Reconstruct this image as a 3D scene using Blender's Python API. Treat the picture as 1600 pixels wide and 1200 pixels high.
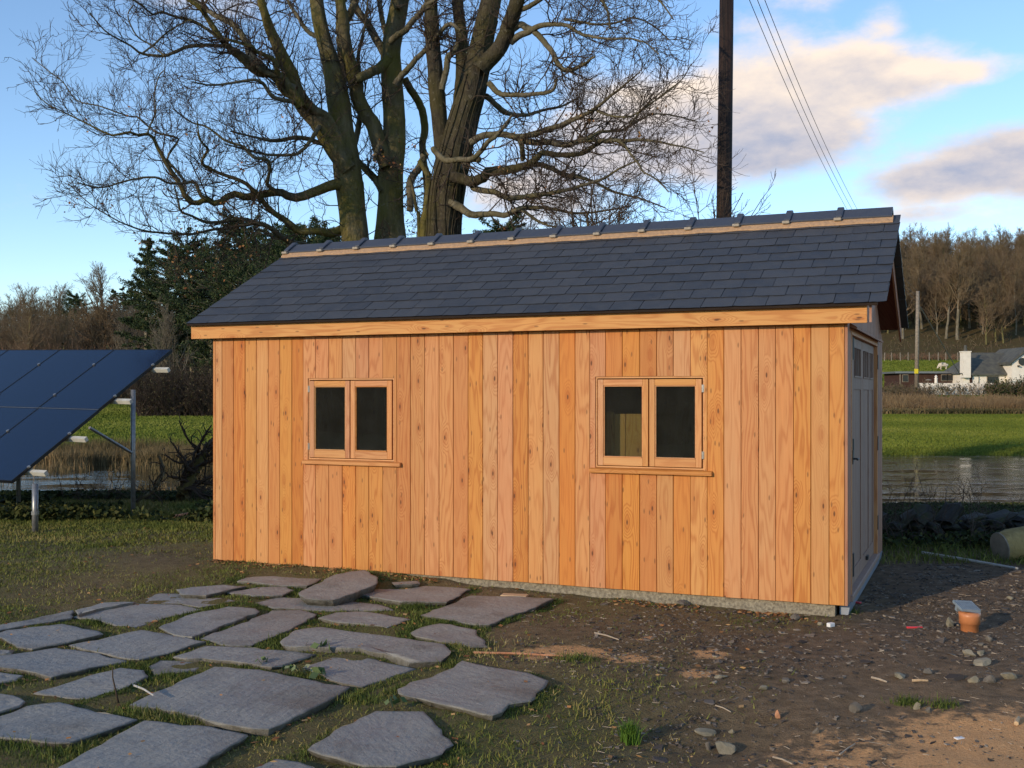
import bpy, bmesh, math, random
import numpy as np
from mathutils import Vector, Matrix
C = bpy.context
for o in list(bpy.data.objects): bpy.data.objects.remove(o)
SC = C.scene
# ------------------------------------------------------------ camera, light
F, HY, HC = 1704.5, 613.8, 1.70
cam = bpy.data.cameras.new('camera'); camo = bpy.data.objects.new('camera', cam)
SC.collection.objects.link(camo); SC.camera = camo
camo.location = (0, 0, HC); camo.rotation_euler = (math.pi / 2, 0, 0)
cam.sensor_width = 36; cam.lens = 36 * F / 1600; cam.shift_y = (HY - 600) / 1600
cam.clip_start = .05; cam.clip_end = 3000
SUN_AZ, SUN_EL = math.radians(46), math.radians(15)      # azimuth measured to the left of straight behind the camera
sun_dir = Vector((-math.sin(SUN_AZ) * math.cos(SUN_EL), -math.cos(SUN_AZ) * math.cos(SUN_EL), math.sin(SUN_EL)))
sl = bpy.data.lights.new('sun', 'SUN'); so = bpy.data.objects.new('sun', sl); SC.collection.objects.link(so)
sl.energy = 2.25; sl.angle = math.radians(.55); sl.color = (1, .80, .56)
so.rotation_euler = sun_dir.to_track_quat('Z', 'Y').to_euler()
SC.view_settings.view_transform = 'Standard'; SC.view_settings.look = 'None'
SC.view_settings.exposure = 0.5; SC.view_settings.gamma = 1; SC.view_settings.use_curve_mapping = False
SC.render.film_transparent = False

class NT:
    """tiny helper that writes node trees"""
    def __init__(s, nt): s.nt = nt; s.n = nt.nodes; s.l = nt.links
    def node(s, t, **kw):
        n = s.n.new(t)
        for k, v in kw.items(): setattr(n, k, v)
        return n
    def put(s, sock, v):
        if v is None: return
        if hasattr(v, 'is_output') or isinstance(v, bpy.types.NodeSocket): s.l.new(v, sock)
        else:
            if isinstance(v, (tuple, list)) and len(v) == 3 and sock.type == 'RGBA': v = (*v, 1)
            sock.default_value = v
    def m(s, op, a, b=None, c=None, clamp=False):
        n = s.node('ShaderNodeMath', operation=op, use_clamp=clamp)
        for i, v in enumerate((a, b, c)): s.put(n.inputs[i], v)
        return n.outputs[0]
    def vm(s, op, a, b=None):
        n = s.node('ShaderNodeVectorMath', operation=op)
        s.put(n.inputs[0], a); s.put(n.inputs[1], b)
        return n.outputs[0]
    def sep(s, v):
        n = s.node('ShaderNodeSeparateXYZ'); s.put(n.inputs[0], v); return n.outputs
    def comb(s, x, y, z):
        n = s.node('ShaderNodeCombineXYZ')
        for i, v in enumerate((x, y, z)): s.put(n.inputs[i], v)
        return n.outputs[0]
    def mix(s, f, a, b, mode='MIX'):
        n = s.node('ShaderNodeMix', data_type='RGBA', blend_type=mode)
        s.put(n.inputs[0], f); s.put(n.inputs[6], a); s.put(n.inputs[7], b)
        return n.outputs[2]
    def mapr(s, v, a, b, c=0., d=1., smooth=False):
        n = s.node('ShaderNodeMapRange', interpolation_type='SMOOTHSTEP' if smooth else 'LINEAR')
        for i, x in enumerate((v, a, b, c, d)): s.put(n.inputs[i], x)
        return n.outputs[0]
    def noise(s, v, sc, det=4, rough=.55, dist=0., color=False):
        n = s.node('ShaderNodeTexNoise'); s.put(n.inputs['Vector'], v); n.inputs['Scale'].default_value = sc
        n.inputs['Detail'].default_value = det; n.inputs['Roughness'].default_value = rough
        n.inputs['Distortion'].default_value = dist
        return n.outputs[1 if color else 0]
    def vor(s, v, sc, feature='F1', out='Distance', rand=1., dims='3D'):
        n = s.node('ShaderNodeTexVoronoi', feature=feature, voronoi_dimensions=dims); s.put(n.inputs['Vector'], v)
        n.inputs['Scale'].default_value = sc; n.inputs['Randomness'].default_value = rand
        return n.outputs[out]
    def ramp(s, v, stops, interp='LINEAR'):
        n = s.node('ShaderNodeValToRGB'); r = n.color_ramp; r.interpolation = interp
        while len(r.elements) < len(stops): r.elements.new(.5)
        for e, (p, c) in zip(r.elements, stops): e.position = p; e.color = (*c, 1)
        s.put(n.inputs[0], v); return n.outputs[0]
    def bump(s, h, strength=.4, dist=.01, normal=None):
        n = s.node('ShaderNodeBump'); n.inputs['Strength'].default_value = strength
        n.inputs['Distance'].default_value = dist; s.put(n.inputs['Height'], h)
        if normal is not None: s.put(n.inputs['Normal'], normal)
        return n.outputs[0]
    def attr(s, name):
        return s.node('ShaderNodeAttribute', attribute_name=name).outputs['Fac']

# ------------------------------------------------------------ sky
world = bpy.data.worlds.new('World'); SC.world = world; world.use_nodes = True
w = NT(world.node_tree); w.n.clear()
sky = w.node('ShaderNodeTexSky', sky_type='NISHITA', sun_disc=False)
sky.sun_elevation = SUN_EL; sky.sun_rotation = math.atan2(sun_dir.x, sun_dir.y)
sky.altitude = 20; sky.air_density = .9; sky.dust_density = 0; sky.ozone_density = 2.2
d = w.node('ShaderNodeTexCoord').outputs['Generated']
dx, dy, dz = w.sep(d)
az = w.m('ARCTAN2', dx, dy); el = w.m('ARCSINE', dz)
P2 = w.comb(az, w.m('MULTIPLY', el, 2.0), 0)
warp = w.noise(P2, 5.2, 8, .62)
wsub = w.m('SUBTRACT', warp, .5)
fld = None
def pxdir(px, py): return math.atan((px - 800) / F), math.atan((HY - py) / F)
CL = [(1140, 200, 220, 96, 1.45, .0), (1310, 152, 200, 54, 1.25, .02), (1480, 150, 120, 30, .85, -.03), (1000, 225, 200, 85, 1.15, .1), (870, 290, 190, 70, .9, 0),
      (1545, 292, 190, 42, 1.25, .10), (1700, 280, 260, 60, 1.3, 0), (1385, 68, 46, 46, .52, .2), (1540, 38, 120, 24, .55, -.05), (1170, 60, 110, 45, .42, 0),
      (1450, 350, 150, 26, .5, .05), (1100, 330, 120, 30, .45, 0), (330, 20, 160, 50, .42, 0), (1250, 5, 150, 40, .4, 0)]
for px, py, sx, sy, wt, tilt in CL:
    a0, e0 = pxdir(px, py)
    u = w.m('SUBTRACT', az, a0); v = w.m('SUBTRACT', el, e0)
    v = w.m('SUBTRACT', v, w.m('MULTIPLY', u, tilt))
    q = w.m('ADD', w.m('POWER', w.m('ABSOLUTE', w.m('DIVIDE', u, sx / F)), 2.), w.m('POWER', w.m('ABSOLUTE', w.m('DIVIDE', v, sy / F)), 2.))
    g = w.m('MULTIPLY', w.m('POWER', 2.718, w.m('MULTIPLY', q, -1.0)), wt)
    fld = g if fld is None else w.m('MAXIMUM', fld, g)
# the same broken cloud goes on all round, outside the part of the sky seen here
far = w.m('MULTIPLY', w.mapr(w.noise(P2, 1.3, 5, .55), .5, .75, 0, 1), w.mapr(w.m('ABSOLUTE', w.m('SUBTRACT', az, .0)), .55, .9, 0, 1))
fld = w.m('MAXIMUM', fld, far)
dens = w.mapr(w.m('ADD', fld, w.m('MULTIPLY', wsub, 1.9)), .26, .88, 0, 1, True)
dens = w.m('MULTIPLY', dens, w.mapr(el, .0, .06, .0, 1.))
# undersides greyer than tops: compare the cloud field a little higher up
lowf = w.noise(w.comb(az, w.m('MULTIPLY', w.m('ADD', el, .012), 2.0), 0), 5.2, 8, .62)
shade = w.m('ADD', w.m('MULTIPLY', w.m('SUBTRACT', warp, lowf), 2.8), w.mapr(w.m('ADD', fld, w.m('MULTIPLY', wsub, .9)), .5, 1.35, .60, .12))
def band(e0, e1): return w.mapr(el, e0, e1, 0, 1, True)
hi = w.m('ADD', w.m('MULTIPLY', shade, 1.0), w.m('SUBTRACT', w.m('MULTIPLY', w.m('ADD', w.m('MULTIPLY', w.m('GREATER_THAN', el, .215), 1.), 0), 0), 0))
hgt = w.m('MAXIMUM', w.mapr(el, .205, .285, 0, 1, True), w.m('MULTIPLY', w.mapr(el, .165, .205, 0, .8, True), w.m('LESS_THAN', el, .206)))
cfac = w.m('ADD', w.m('MULTIPLY', w.mapr(el, .21, .275, 0, 1, True), .55), w.m('MULTIPLY', shade, .9), clamp=True)
ccol = w.mix(cfac, (.33, .37, .49), (.84, .71, .60))
skyc = w.mix(1.0, sky.outputs[0], (.94, .97, 1.02), 'MULTIPLY')
SKYK = .168
skyl = w.vm('MULTIPLY', skyc, (SKYK, SKYK, SKYK))
colr = w.mix(dens, skyl, w.vm('MULTIPLY', ccol, (.92, .92, .92)))
bg = w.node('ShaderNodeBackground'); w.put(bg.inputs[0], w.vm('MULTIPLY', colr, (10, 10, 10))); bg.inputs[1].default_value = .1
out = w.node('ShaderNodeOutputWorld'); w.l.new(bg.outputs[0], out.inputs[0])
# ------------------------------------------------------------ helpers
rng = np.random.default_rng(7); random.seed(7)
def at(px, py, Y): return Vector(((px - 800) * Y / F, Y, HC - (py - HY) * Y / F))
def flat(px, py, z=0.): Y = (HC - z) * F / (py - HY); return Vector(((px - 800) * Y / F, Y, z))
def link(o): SC.collection.objects.link(o); return o
def tag(o, label=None, cat=None, group=None, kind=None):
    if label: o['label'] = label
    if cat: o['category'] = cat
    if group: o['group'] = group
    if kind: o['kind'] = kind
    return o
def empty(name, loc, label=None, cat=None, rz=0, group=None, kind=None):
    o = bpy.data.objects.new(name, None); o.empty_display_size = .1; link(o); o.location = loc; o.rotation_euler = (0, 0, rz)
    return tag(o, label, cat, group, kind)
def mesh_np(name, V, faces, mat=None, smooth=False, attrs=None):
    """V (n,3); faces: array (m,3|4) or a list of such arrays"""
    if not isinstance(faces, (list, tuple)): faces = [faces]
    faces = [np.asarray(f, dtype=np.int32) for f in faces if len(f)]
    me = bpy.data.meshes.new(name)
    V = np.asarray(V, dtype=np.float32)
    me.vertices.add(len(V)); me.vertices.foreach_set('co', V.ravel())
    nl = sum(f.size for f in faces); npoly = sum(len(f) for f in faces)
    me.loops.add(nl); me.polygons.add(npoly)
    me.loops.foreach_set('vertex_index', np.concatenate([f.ravel() for f in faces]))
    tot = np.concatenate([np.full(len(f), f.shape[1], np.int32) for f in faces])
    st = np.concatenate([[0], np.cumsum(tot)[:-1]]).astype(np.int32)
    me.polygons.foreach_set('loop_start', st)
    me.polygons.foreach_set('use_smooth', np.full(npoly, smooth))
    me.update(calc_edges=True)
    for k, a in (attrs or {}).items():
        t = me.attributes.new(k, 'FLOAT', 'POINT'); t.data.foreach_set('value', np.asarray(a, np.float32))
    if mat: me.materials.append(mat)
    return me
def obj(name, me, parent=None, loc=None, rot=None, scale=None):
    o = bpy.data.objects.new(name, me); link(o)
    if parent: o.parent = parent
    if loc is not None: o.location = loc
    if rot is not None: o.rotation_euler = rot
    if scale is not None: o.scale = scale if hasattr(scale, '__len__') else (scale,) * 3
    return o
class MB:
    """collects solids, then builds one mesh"""
    def __init__(s): s.v = []; s.f = []
    def add(s, vs, fs):
        k = len(s.v); s.v += [tuple(v) for v in vs]; s.f += [tuple(i + k for i in f) for f in fs]; return s
    def box(s, a, b):
        x0, y0, z0 = a; x1, y1, z1 = b
        return s.add([(x0, y0, z0), (x1, y0, z0), (x1, y1, z0), (x0, y1, z0), (x0, y0, z1), (x1, y0, z1), (x1, y1, z1), (x0, y1, z1)],
                     [(0, 3, 2, 1), (4, 5, 6, 7), (0, 1, 5, 4), (1, 2, 6, 5), (2, 3, 7, 6), (3, 0, 4, 7)])
    def prism(s, poly, h0, h1, axis='z'):
        n = len(poly)
        f = {'z': lambda p, h: (p[0], p[1], h), 'y': lambda p, h: (p[0], h, p[1]), 'x': lambda p, h: (h, p[0], p[1])}[axis]
        vs = [f(p, h0) for p in poly] + [f(p, h1) for p in poly]
        return s.add(vs, [tuple(range(n))[::-1], tuple(range(n, 2 * n))] + [(i, (i + 1) % n, n + (i + 1) % n, n + i) for i in range(n)])
    def tube(s, pts, rs, n=8, caps=True):
        pts = [Vector(p) for p in pts]
        if not hasattr(rs, '__len__'): rs = [rs] * len(pts)
        ref = None; vs = []
        for i, p in enumerate(pts):
            t = (pts[min(i + 1, len(pts) - 1)] - pts[max(i - 1, 0)]).normalized()
            if ref is None: ref = t.orthogonal().normalized()
            a = (ref - t * ref.dot(t)).normalized(); ref = a; b = t.cross(a)
            vs += [p + (a * math.cos(2 * math.pi * k / n) + b * math.sin(2 * math.pi * k / n)) * rs[i] for k in range(n)]
        fs = [(i * n + k, i * n + (k + 1) % n, (i + 1) * n + (k + 1) % n, (i + 1) * n + k) for i in range(len(pts) - 1) for k in range(n)]
        if caps: fs += [tuple(range(n))[::-1], tuple((len(pts) - 1) * n + k for k in range(n))]
        return s.add(vs, fs)
    def mesh(s, name, mat, smooth=False, bevel=0):
        me = bpy.data.meshes.new(name); me.from_pydata(s.v, [], s.f); me.update()
        bm = bmesh.new(); bm.from_mesh(me); bmesh.ops.recalc_face_normals(bm, faces=bm.faces)
        if bevel: bmesh.ops.bevel(bm, geom=list(bm.edges), offset=bevel, segments=1, affect='EDGES', clamp_overlap=True)
        bm.to_mesh(me); bm.free()
        me.polygons.foreach_set('use_smooth', [smooth] * len(me.polygons))
        me.materials.append(mat); return me
    def build(s, name, mat, parent=None, smooth=False, bevel=0, loc=None, rot=None):
        return obj(name, s.mesh(name, mat, smooth, bevel), parent, loc, rot)
def centred(mb, name, mat, parent, c, **k):
    """same mesh with its origin at c, so that object-space grain starts there"""
    mb.v = [(x - c[0], y - c[1], z - c[2]) for x, y, z in mb.v]
    return mb.build(name, mat, parent, loc=c, **k)
def hsh(i, j, seed):
    n = (i.astype(np.int64) * 374761393 + j.astype(np.int64) * 668265263 + seed * 974711) & 0x7fffffff
    n = ((n ^ (n >> 13)) * 1274126177) & 0x7fffffff
    return ((n ^ (n >> 16)) & 0xffff) / 65535.
def vnoise(x, y, seed=0):
    xi = np.floor(x); yi = np.floor(y); fx = x - xi; fy = y - yi
    fx = fx * fx * (3 - 2 * fx); fy = fy * fy * (3 - 2 * fy)
    a = hsh(xi, yi, seed); b = hsh(xi + 1, yi, seed); c = hsh(xi, yi + 1, seed); d_ = hsh(xi + 1, yi + 1, seed)
    return (a + (b - a) * fx) * (1 - fy) + (c + (d_ - c) * fx) * fy
def fbm(x, y, seed=0, o=4):
    s = 0; a = .5; t = 0
    for k in range(o): s = s + a * vnoise(x, y, seed + k); t += a; a *= .5; x = x * 2.03 + 5.1; y = y * 2.03 + 1.7
    return s / t
def sst(x, a, b): t = np.clip((x - a) / (b - a), 0, 1); return t * t * (3 - 2 * t)

# ------------------------------------------------------------ materials
def mat(name, rough=.8, spec=.3):
    m_ = bpy.data.materials.new(name); m_.use_nodes = True; t = NT(m_.node_tree)
    b = t.n['Principled BSDF']; b.inputs['Roughness'].default_value = rough; b.inputs['Specular IOR Level'].default_value = spec
    return m_, t, b
def wood_mat(name, tones, axis='z', greying=0., rough=.62, knots=True, dark=1.):
    m_, t, b = mat(name, rough, .25)
    oi = t.node('ShaderNodeObjectInfo'); r = oi.outputs['Random']
    co = t.node('ShaderNodeTexCoord').outputs['Object']
    x, y, z = t.sep(co)
    if axis == 'x': x, z = z, x
    if axis == 'y': x, y, z = x, z, y
    off = t.m('MULTIPLY', r, 53.)
    X = t.m('ADD', t.m('ADD', x, t.m('MULTIPLY', y, .6)), off)
    Z = t.m('ADD', z, t.m('MULTIPLY', r, 91.))
    kv = t.comb(t.m('MULTIPLY', X, 6.8), t.m('MULTIPLY', Z, 2.3), 0)
    kd = t.vor(kv, 1., dims='2D'); kc = t.vor(kv, 1., out='Color', dims='2D')
    kgate = t.m('GREATER_THAN', t.sep(kc)[0], .60)
    kn = t.m('MULTIPLY', t.mapr(kd, .05, .42, 1, 0, True), kgate)
    low = t.noise(t.comb(t.m('MULTIPLY', X, 5.), 0, t.m('MULTIPLY', Z, .55)), 1., 3, .5)
    gx = t.m('ADD', t.m('ADD', t.m('MULTIPLY', X, 6.), t.m('MULTIPLY', low, 5.5)), t.m('MULTIPLY', kn, 1.6))
    ring = t.m('SINE', t.m('MULTIPLY', gx, 16.))
    ring = t.m('MULTIPLY', t.m('ADD', ring, 1.), .5)
    ring = t.m('POWER', ring, 2.2)
    fine = t.noise(t.comb(t.m('MULTIPLY', X, 150.), 0, t.m('MULTIPLY', Z, 3.)), 1., 3, .6)
    blot = t.noise(t.comb(t.m('MULTIPLY', X, 7.), 0, t.m('MULTIPLY', Z, 1.3)), 1., 3, .5)
    base = t.ramp(r, tones)
    hs = t.node('ShaderNodeHueSaturation'); hs.inputs['Hue'].default_value = .5
    t.put(hs.inputs['Color'], base)
    r2 = t.m('FRACT', t.m('MULTIPLY', r, 37.7)); t.put(hs.inputs['Value'], t.mapr(r2, 0, 1, .90, 1.08))
    r3 = t.m('FRACT', t.m('MULTIPLY', r, 91.3)); t.put(hs.inputs['Saturation'], t.mapr(r3, 0, 1, .9, 1.08))
    c = hs.outputs[0]
    r4 = t.m('FRACT', t.m('MULTIPLY', r, 13.9))
    c = t.mix(t.m('MULTIPLY', ring, t.mapr(r4, 0, 1, .25, .72)), c, t.mix(1, c, (.72, .52, .42), 'MULTIPLY'))
    c = t.mix(t.mapr(fine, .35, .75, 0, .42), c, t.mix(1, c, (.70, .58, .5), 'MULTIPLY'))
    c = t.mix(t.mapr(blot, .3, .7, 0, .38), c, t.mix(1, c, (1.10, .86, .70), 'MULTIPLY'))
    if knots:
        halo = t.m('MULTIPLY', t.mapr(kd, .05, .26, 1, 0, True), kgate)
        c = t.mix(t.m('MULTIPLY', halo, .45), c, t.mix(1, c, (.68, .42, .30), 'MULTIPLY'))
        core = t.m('MULTIPLY', t.mapr(kd, .03, .062, 1, 0, True), t.m('GREATER_THAN', t.sep(kc)[0], .70))
        c = t.mix(t.m('MULTIPLY', core, .85), c, (.09, .035, .015))
        kv2 = t.comb(t.m('MULTIPLY', X, 15.), t.m('MULTIPLY', Z, 4.6), 0)
        kd2 = t.vor(kv2, 1., dims='2D'); g2 = t.m('GREATER_THAN', t.sep(t.vor(kv2, 1., out='Color', dims='2D'))[1], .72)
        pin = t.m('MULTIPLY', t.mapr(kd2, .05, .13, 1, 0, True), g2)
        c = t.mix(t.m('MULTIPLY', pin, .6), c, (.12, .05, .02))
    if dark != 1.: c = t.mix(1, c, (dark, dark, dark), 'MULTIPLY')
    if greying: c = t.mix(greying, c, (.33, .30, .28))
    t.put(b.inputs['Base Color'], c)
    t.put(b.inputs['Normal'], t.bump(t.m('ADD', fine, t.m('MULTIPLY', ring, .6)), .25, .0015))
    return m_
LT = [(0., (.57, .252, .082)), (.3, (.59, .282, .092)), (.5, (.61, .308, .104)), (.75, (.57, .250, .084)), (1., (.55, .235, .080))]
M = {}
M['larch'] = wood_mat('larch cladding', LT)
M['larch_x'] = wood_mat('larch board lengthwise', [(0., (.62, .33, .12)), (1., (.66, .35, .13))], 'x')
M['larch_y'] = wood_mat('larch board crosswise', LT, 'y')
M['joinery'] = wood_mat('window joinery', [(0., (.58, .26, .088)), (.5, (.62, .32, .11)), (1., (.58, .25, .09))], 'z', knots=False, rough=.5)
M['joinery_x'] = wood_mat('window joinery rails', [(0., (.60, .28, .095)), (.5, (.63, .33, .115)), (1., (.60, .27, .095))], 'x', knots=False, rough=.5)
M['door'] = wood_mat('door planks', [(0., (.33, .215, .155)), (1., (.36, .23, .165))], 'z', knots=False, greying=.15)
M['gable'] = wood_mat('shaded larch', [(0., (.38, .195, .115)), (1., (.44, .22, .125))], 'z', greying=.10)  # same larch as the front cladding; shade is put into its colour
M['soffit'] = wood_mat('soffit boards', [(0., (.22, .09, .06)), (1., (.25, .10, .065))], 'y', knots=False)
M['inside'] = wood_mat('interior boards', [(0., (.42, .27, .11)), (1., (.52, .34, .15))], 'z')

def slate():
    m_, t, b = mat('roof slate', .48, .5)
    r = t.node('ShaderNodeObjectInfo').outputs['Random']; co = t.node('ShaderNodeTexCoord').outputs['Object']
    v = t.vm('ADD', co, t.comb(t.m('MULTIPLY', r, 71.), t.m('MULTIPLY', r, 33.), 0))
    n1 = t.noise(v, 9, 5, .6); n2 = t.noise(v, 60, 3, .6)
    c = t.ramp(r, [(0, (.037, .038, .041)), (.5, (.046, .047, .049)), (1, (.057, .057, .058))])
    c = t.mix(t.mapr(n1, .4, .75, 0, .5), c, (.080, .084, .092))
    sx, sy, sz = t.sep(v)
    scr = t.noise(t.comb(t.m('MULTIPLY', t.m('ADD', sx, sy), 60), t.m('MULTIPLY', t.m('SUBTRACT', sx, sy), 5), 0), 1, 2, .5)
    c = t.mix(t.mapr(scr, .74, .80, 0, .55), c, (.20, .20, .20))
    t.put(b.inputs['Base Color'], c); t.put(b.inputs['Roughness'], t.mapr(n1, .3, .7, .42, .62))
    t.put(b.inputs['Normal'], t.bump(t.m('ADD', t.m('MULTIPLY', n1, 1.2), n2), .45, .004))
    return m_
M['slate'] = slate()
def plain(name, col, rough=.7, nscale=20, amt=.25, bump=.2, spec=.3, metal=0., bdist=.004, col2=None, det=4):
    m_, t, b = mat(name, rough, spec); co = t.node('ShaderNodeTexCoord').outputs['Object']
    n = t.noise(co, nscale, det, .6)
    c2 = col2 or tuple(x * .45 for x in col)
    t.put(b.inputs['Base Color'], t.mix(t.mapr(n, .35, .7, 0, amt * 2.), col, c2)); b.inputs['Metallic'].default_value = metal
    if bump: t.put(b.inputs['Normal'], t.bump(n, bump, bdist))
    return m_
M['ridge'] = plain('ridge tile clay', (.050, .058, .078), .5, 14, .2, .15, .5, col2=(.085, .085, .09))
M['mortar'] = plain('bedding mortar', (.50, .31, .17), .9, 30, .35, .9, bdist=.01, col2=(.30, .20, .13))
M['clip'] = plain('mortar dab', (.40, .34, .26), .9, 40, .2)
M['concrete'] = plain('concrete plinth', (.33, .29, .21), .9, 45, .5, .8, bdist=.012, col2=(.13, .11, .08))
M['membrane'] = plain('blue grey membrane', (.28, .31, .36), .45, 8, .2, .3, .4)
M['iron'] = plain('black ironmongery', (.02, .02, .022), .45, 30, .2, .1, .5)
M['steel'] = plain('hinge steel', (.45, .42, .38), .35, 30, .2, .1, .5, .8)
M['galv'] = plain('galvanised tube', (.30, .30, .29), .42, 25, .3, .1, .5, .6)
M['rail'] = plain('cream rail', (.56, .54, .46), .5, 12, .2, .05)
M['frame_black'] = plain('black panel frame', (.010, .011, .014), .4, 12, .1, 0)
M['reed_stem'] = plain('dry golden stems', (.34, .23, .11), .95, .4, .4, 0, col2=(.22, .13, .065))
M['dark_lining'] = plain('dark lining', (.035, .022, .015), .9, 12, .2, .1)
M['terracotta'] = plain('orange drain pipe', (.58, .22, .085), .38, 14, .18, .05, .4)
M['grate'] = plain('grey plastic grate', (.22, .27, .31), .5, 20, .2, .1)
M['cream_wall'] = plain('cream render', (.86, .78, .66), .85, 2, .12, .1, bdist=.02)
M['far_slate'] = plain('old slate roof', (.070, .070, .064), .8, 1.6, .5, .5, bdist=.05, col2=(.13, .125, .095), det=8)
M['cabin'] = plain('brown boards', (.07, .033, .022), .8, 1.5, .3, .2)
M['far_glass'] = plain('dark window', (.012, .014, .016), .15, 2, .1, 0, .5)
M['old_wood'] = plain('weathered wood', (.30, .25, .19), .9, 6, .4, .5, bdist=.02)
M['stick'] = plain('pale stick', (.46, .37, .27), .8, 30, .3, .3)
M['white_stick'] = plain('white stick', (.5, .48, .44), .7, 30, .3, .3)
M['offcut'] = plain('sawn offcut', (.60, .42, .24), .8, 30, .25, .3)
M['red'] = plain('red plastic', (.62, .05, .06), .45, 30, .15, .05)
M['white_plastic'] = plain('white plastic', (.75, .75, .72), .5, 30, .1, .05)
M['yellow'] = plain('yellow plate', (.75, .60, .03), .5, 10, .05, 0)
M['wool'] = plain('wool', (.70, .60, .46), .95, 8, .25, .8, bdist=.03)
M['wire'] = plain('cable', (.018, .018, .02), .5, 10, .1, 0)
M['pole'] = None
def pole_mat():
    m_, t, b = mat('creosoted pole', .75, .3); co = t.node('ShaderNodeTexCoord').outputs['Object']
    x, y, z = t.sep(co)
    n = t.noise(t.comb(t.m('MULTIPLY', x, 30), t.m('MULTIPLY', y, 30), t.m('MULTIPLY', z, .8)), 1., 5, .6)
    t.put(b.inputs['Base Color'], t.mix(t.mapr(n, .4, .65), (.010, .007, .006), (.045, .024, .016)))
    t.put(b.inputs['Normal'], t.bump(n, .6, .01)); return m_
M['pole'] = pole_mat()
def glass_mat():
    m_, t, b = mat('window glass'); t.n.remove(b)
    g = t.node('ShaderNodeBsdfGlossy'); g.inputs['Roughness'].default_value = .01; g.inputs['Color'].default_value = (.9, .95, 1, 1)
    tr = t.node('ShaderNodeBsdfTransparent'); tr.inputs['Color'].default_value = (.74, .77, .70, 1)
    fr = t.node('ShaderNodeFresnel'); fr.inputs['IOR'].default_value = 1.5
    df = t.node('ShaderNodeBsdfDiffuse'); df.inputs['Color'].default_value = (.5, .5, .46, 1)
    co = t.node('ShaderNodeTexCoord').outputs['Object']; m0 = t.node('ShaderNodeMixShader'); t.put(m0.inputs[0], t.mapr(t.noise(co, 5, 5, .7), .35, .75, .014, .026)); t.l.new(tr.outputs[0], m0.inputs[1]); t.l.new(df.outputs[0], m0.inputs[2])
    mx = t.node('ShaderNodeMixShader'); t.put(mx.inputs[0], fr.outputs[0]); t.l.new(m0.outputs[0], mx.inputs[1]); t.l.new(g.outputs[0], mx.inputs[2])
    t.l.new(mx.outputs[0], t.n['Material Output'].inputs[0]); return m_
M['glass'] = glass_mat()
M['frame_int'] = M['dark_lining']
def flag_mat():
    m_, t, b = mat('riven slate flagstone', .62, .4)
    r = t.node('ShaderNodeObjectInfo').outputs['Random']; co = t.node('ShaderNodeTexCoord').outputs['Object']
    vr = t.node('ShaderNodeVectorRotate', rotation_type='Z_AXIS'); t.put(vr.inputs['Vector'], co); t.put(vr.inputs['Angle'], t.m('MULTIPLY', r, 40.))
    v = t.vm('ADD', vr.outputs[0], t.comb(t.m('MULTIPLY', r, 37.), t.m('MULTIPLY', r, 17.), 0))
    n1 = t.noise(v, 2.4, 5, .6, .4); n2 = t.noise(v, 26, 5, .62)
    x, y, z = t.sep(v)
    st = t.noise(t.comb(t.m('MULTIPLY', t.m('ADD', x, t.m('MULTIPLY', y, .5)), 4), t.m('MULTIPLY', t.m('SUBTRACT', y, t.m('MULTIPLY', x, .5)), 26), 0), 1., 5, .62, .5)
    c = t.ramp(r, [(0, (.225, .222, .205)), (.5, (.275, .265, .235)), (1, (.250, .238, .205))])
    c = t.mix(t.mapr(n1, .35, .65, 0, .8), c, (.33, .305, .255))
    c = t.mix(t.mapr(st, .48, .72, 0, .55), c, (.13, .132, .132))
    c = t.mix(t.mapr(n2, .58, .72, 0, .7), c, (.34, .33, .31))
    c = t.mix(t.mapr(n2, .40, .27, 0, .55), c, (.05, .055, .05))
    lich = t.vor(v, 5.5); lg = t.m('MULTIPLY', t.mapr(lich, .10, .04, 0, .35), t.m('GREATER_THAN', n1, .52))
    c = t.mix(lg, c, (.33, .33, .29))
    c = t.mix(t.mapr(t.noise(v, 1.6, 5, .65), .50, .68, 0, .65), c, (.125, .105, .078))
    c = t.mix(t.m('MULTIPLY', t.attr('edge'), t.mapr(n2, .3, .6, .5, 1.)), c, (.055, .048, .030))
    t.put(b.inputs['Base Color'], c); t.put(b.inputs['Roughness'], t.mapr(n1, .3, .7, .50, .75))
    t.put(b.inputs['Normal'], t.bump(t.m('ADD', t.m('MULTIPLY', st, .35), t.m('ADD', t.m('MULTIPLY', n2, .9), t.m('MULTIPLY', n1, 1.5))), .9, .012)); return m_
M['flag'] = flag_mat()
def rock_mat(name, a, b_, moss=.0, sc=9):
    m_, t, b = mat(name, .85, .25); r = t.node('ShaderNodeObjectInfo').outputs['Random']
    co = t.vm('ADD', t.node('ShaderNodeTexCoord').outputs['Object'], t.comb(t.m('MULTIPLY', r, 31.), 0, 0))
    n = t.noise(co, sc, 6, .65); c = t.mix(t.mapr(n, .3, .7), a, b_)
    if moss: c = t.mix(t.m('MULTIPLY', t.mapr(t.noise(co, sc * .5, 4, .6), .48, .62, 0, 1), moss), c, (.045, .055, .012))
    t.put(b.inputs['Base Color'], c); t.put(b.inputs['Normal'], t.bump(n, .8, .02)); return m_
M['rock'] = rock_mat('field stone', (.085, .075, .062), (.20, .175, .14))
M['rock_pale'] = rock_mat('pale stone', (.14, .125, .085), (.33, .29, .21))
M['brick'] = rock_mat('broken brick', (.42, .18, .09), (.50, .27, .15))
M['wallstone'] = rock_mat('mossy wall stone', (.025, .024, .021), (.075, .070, .060), .8, 6)
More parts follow.
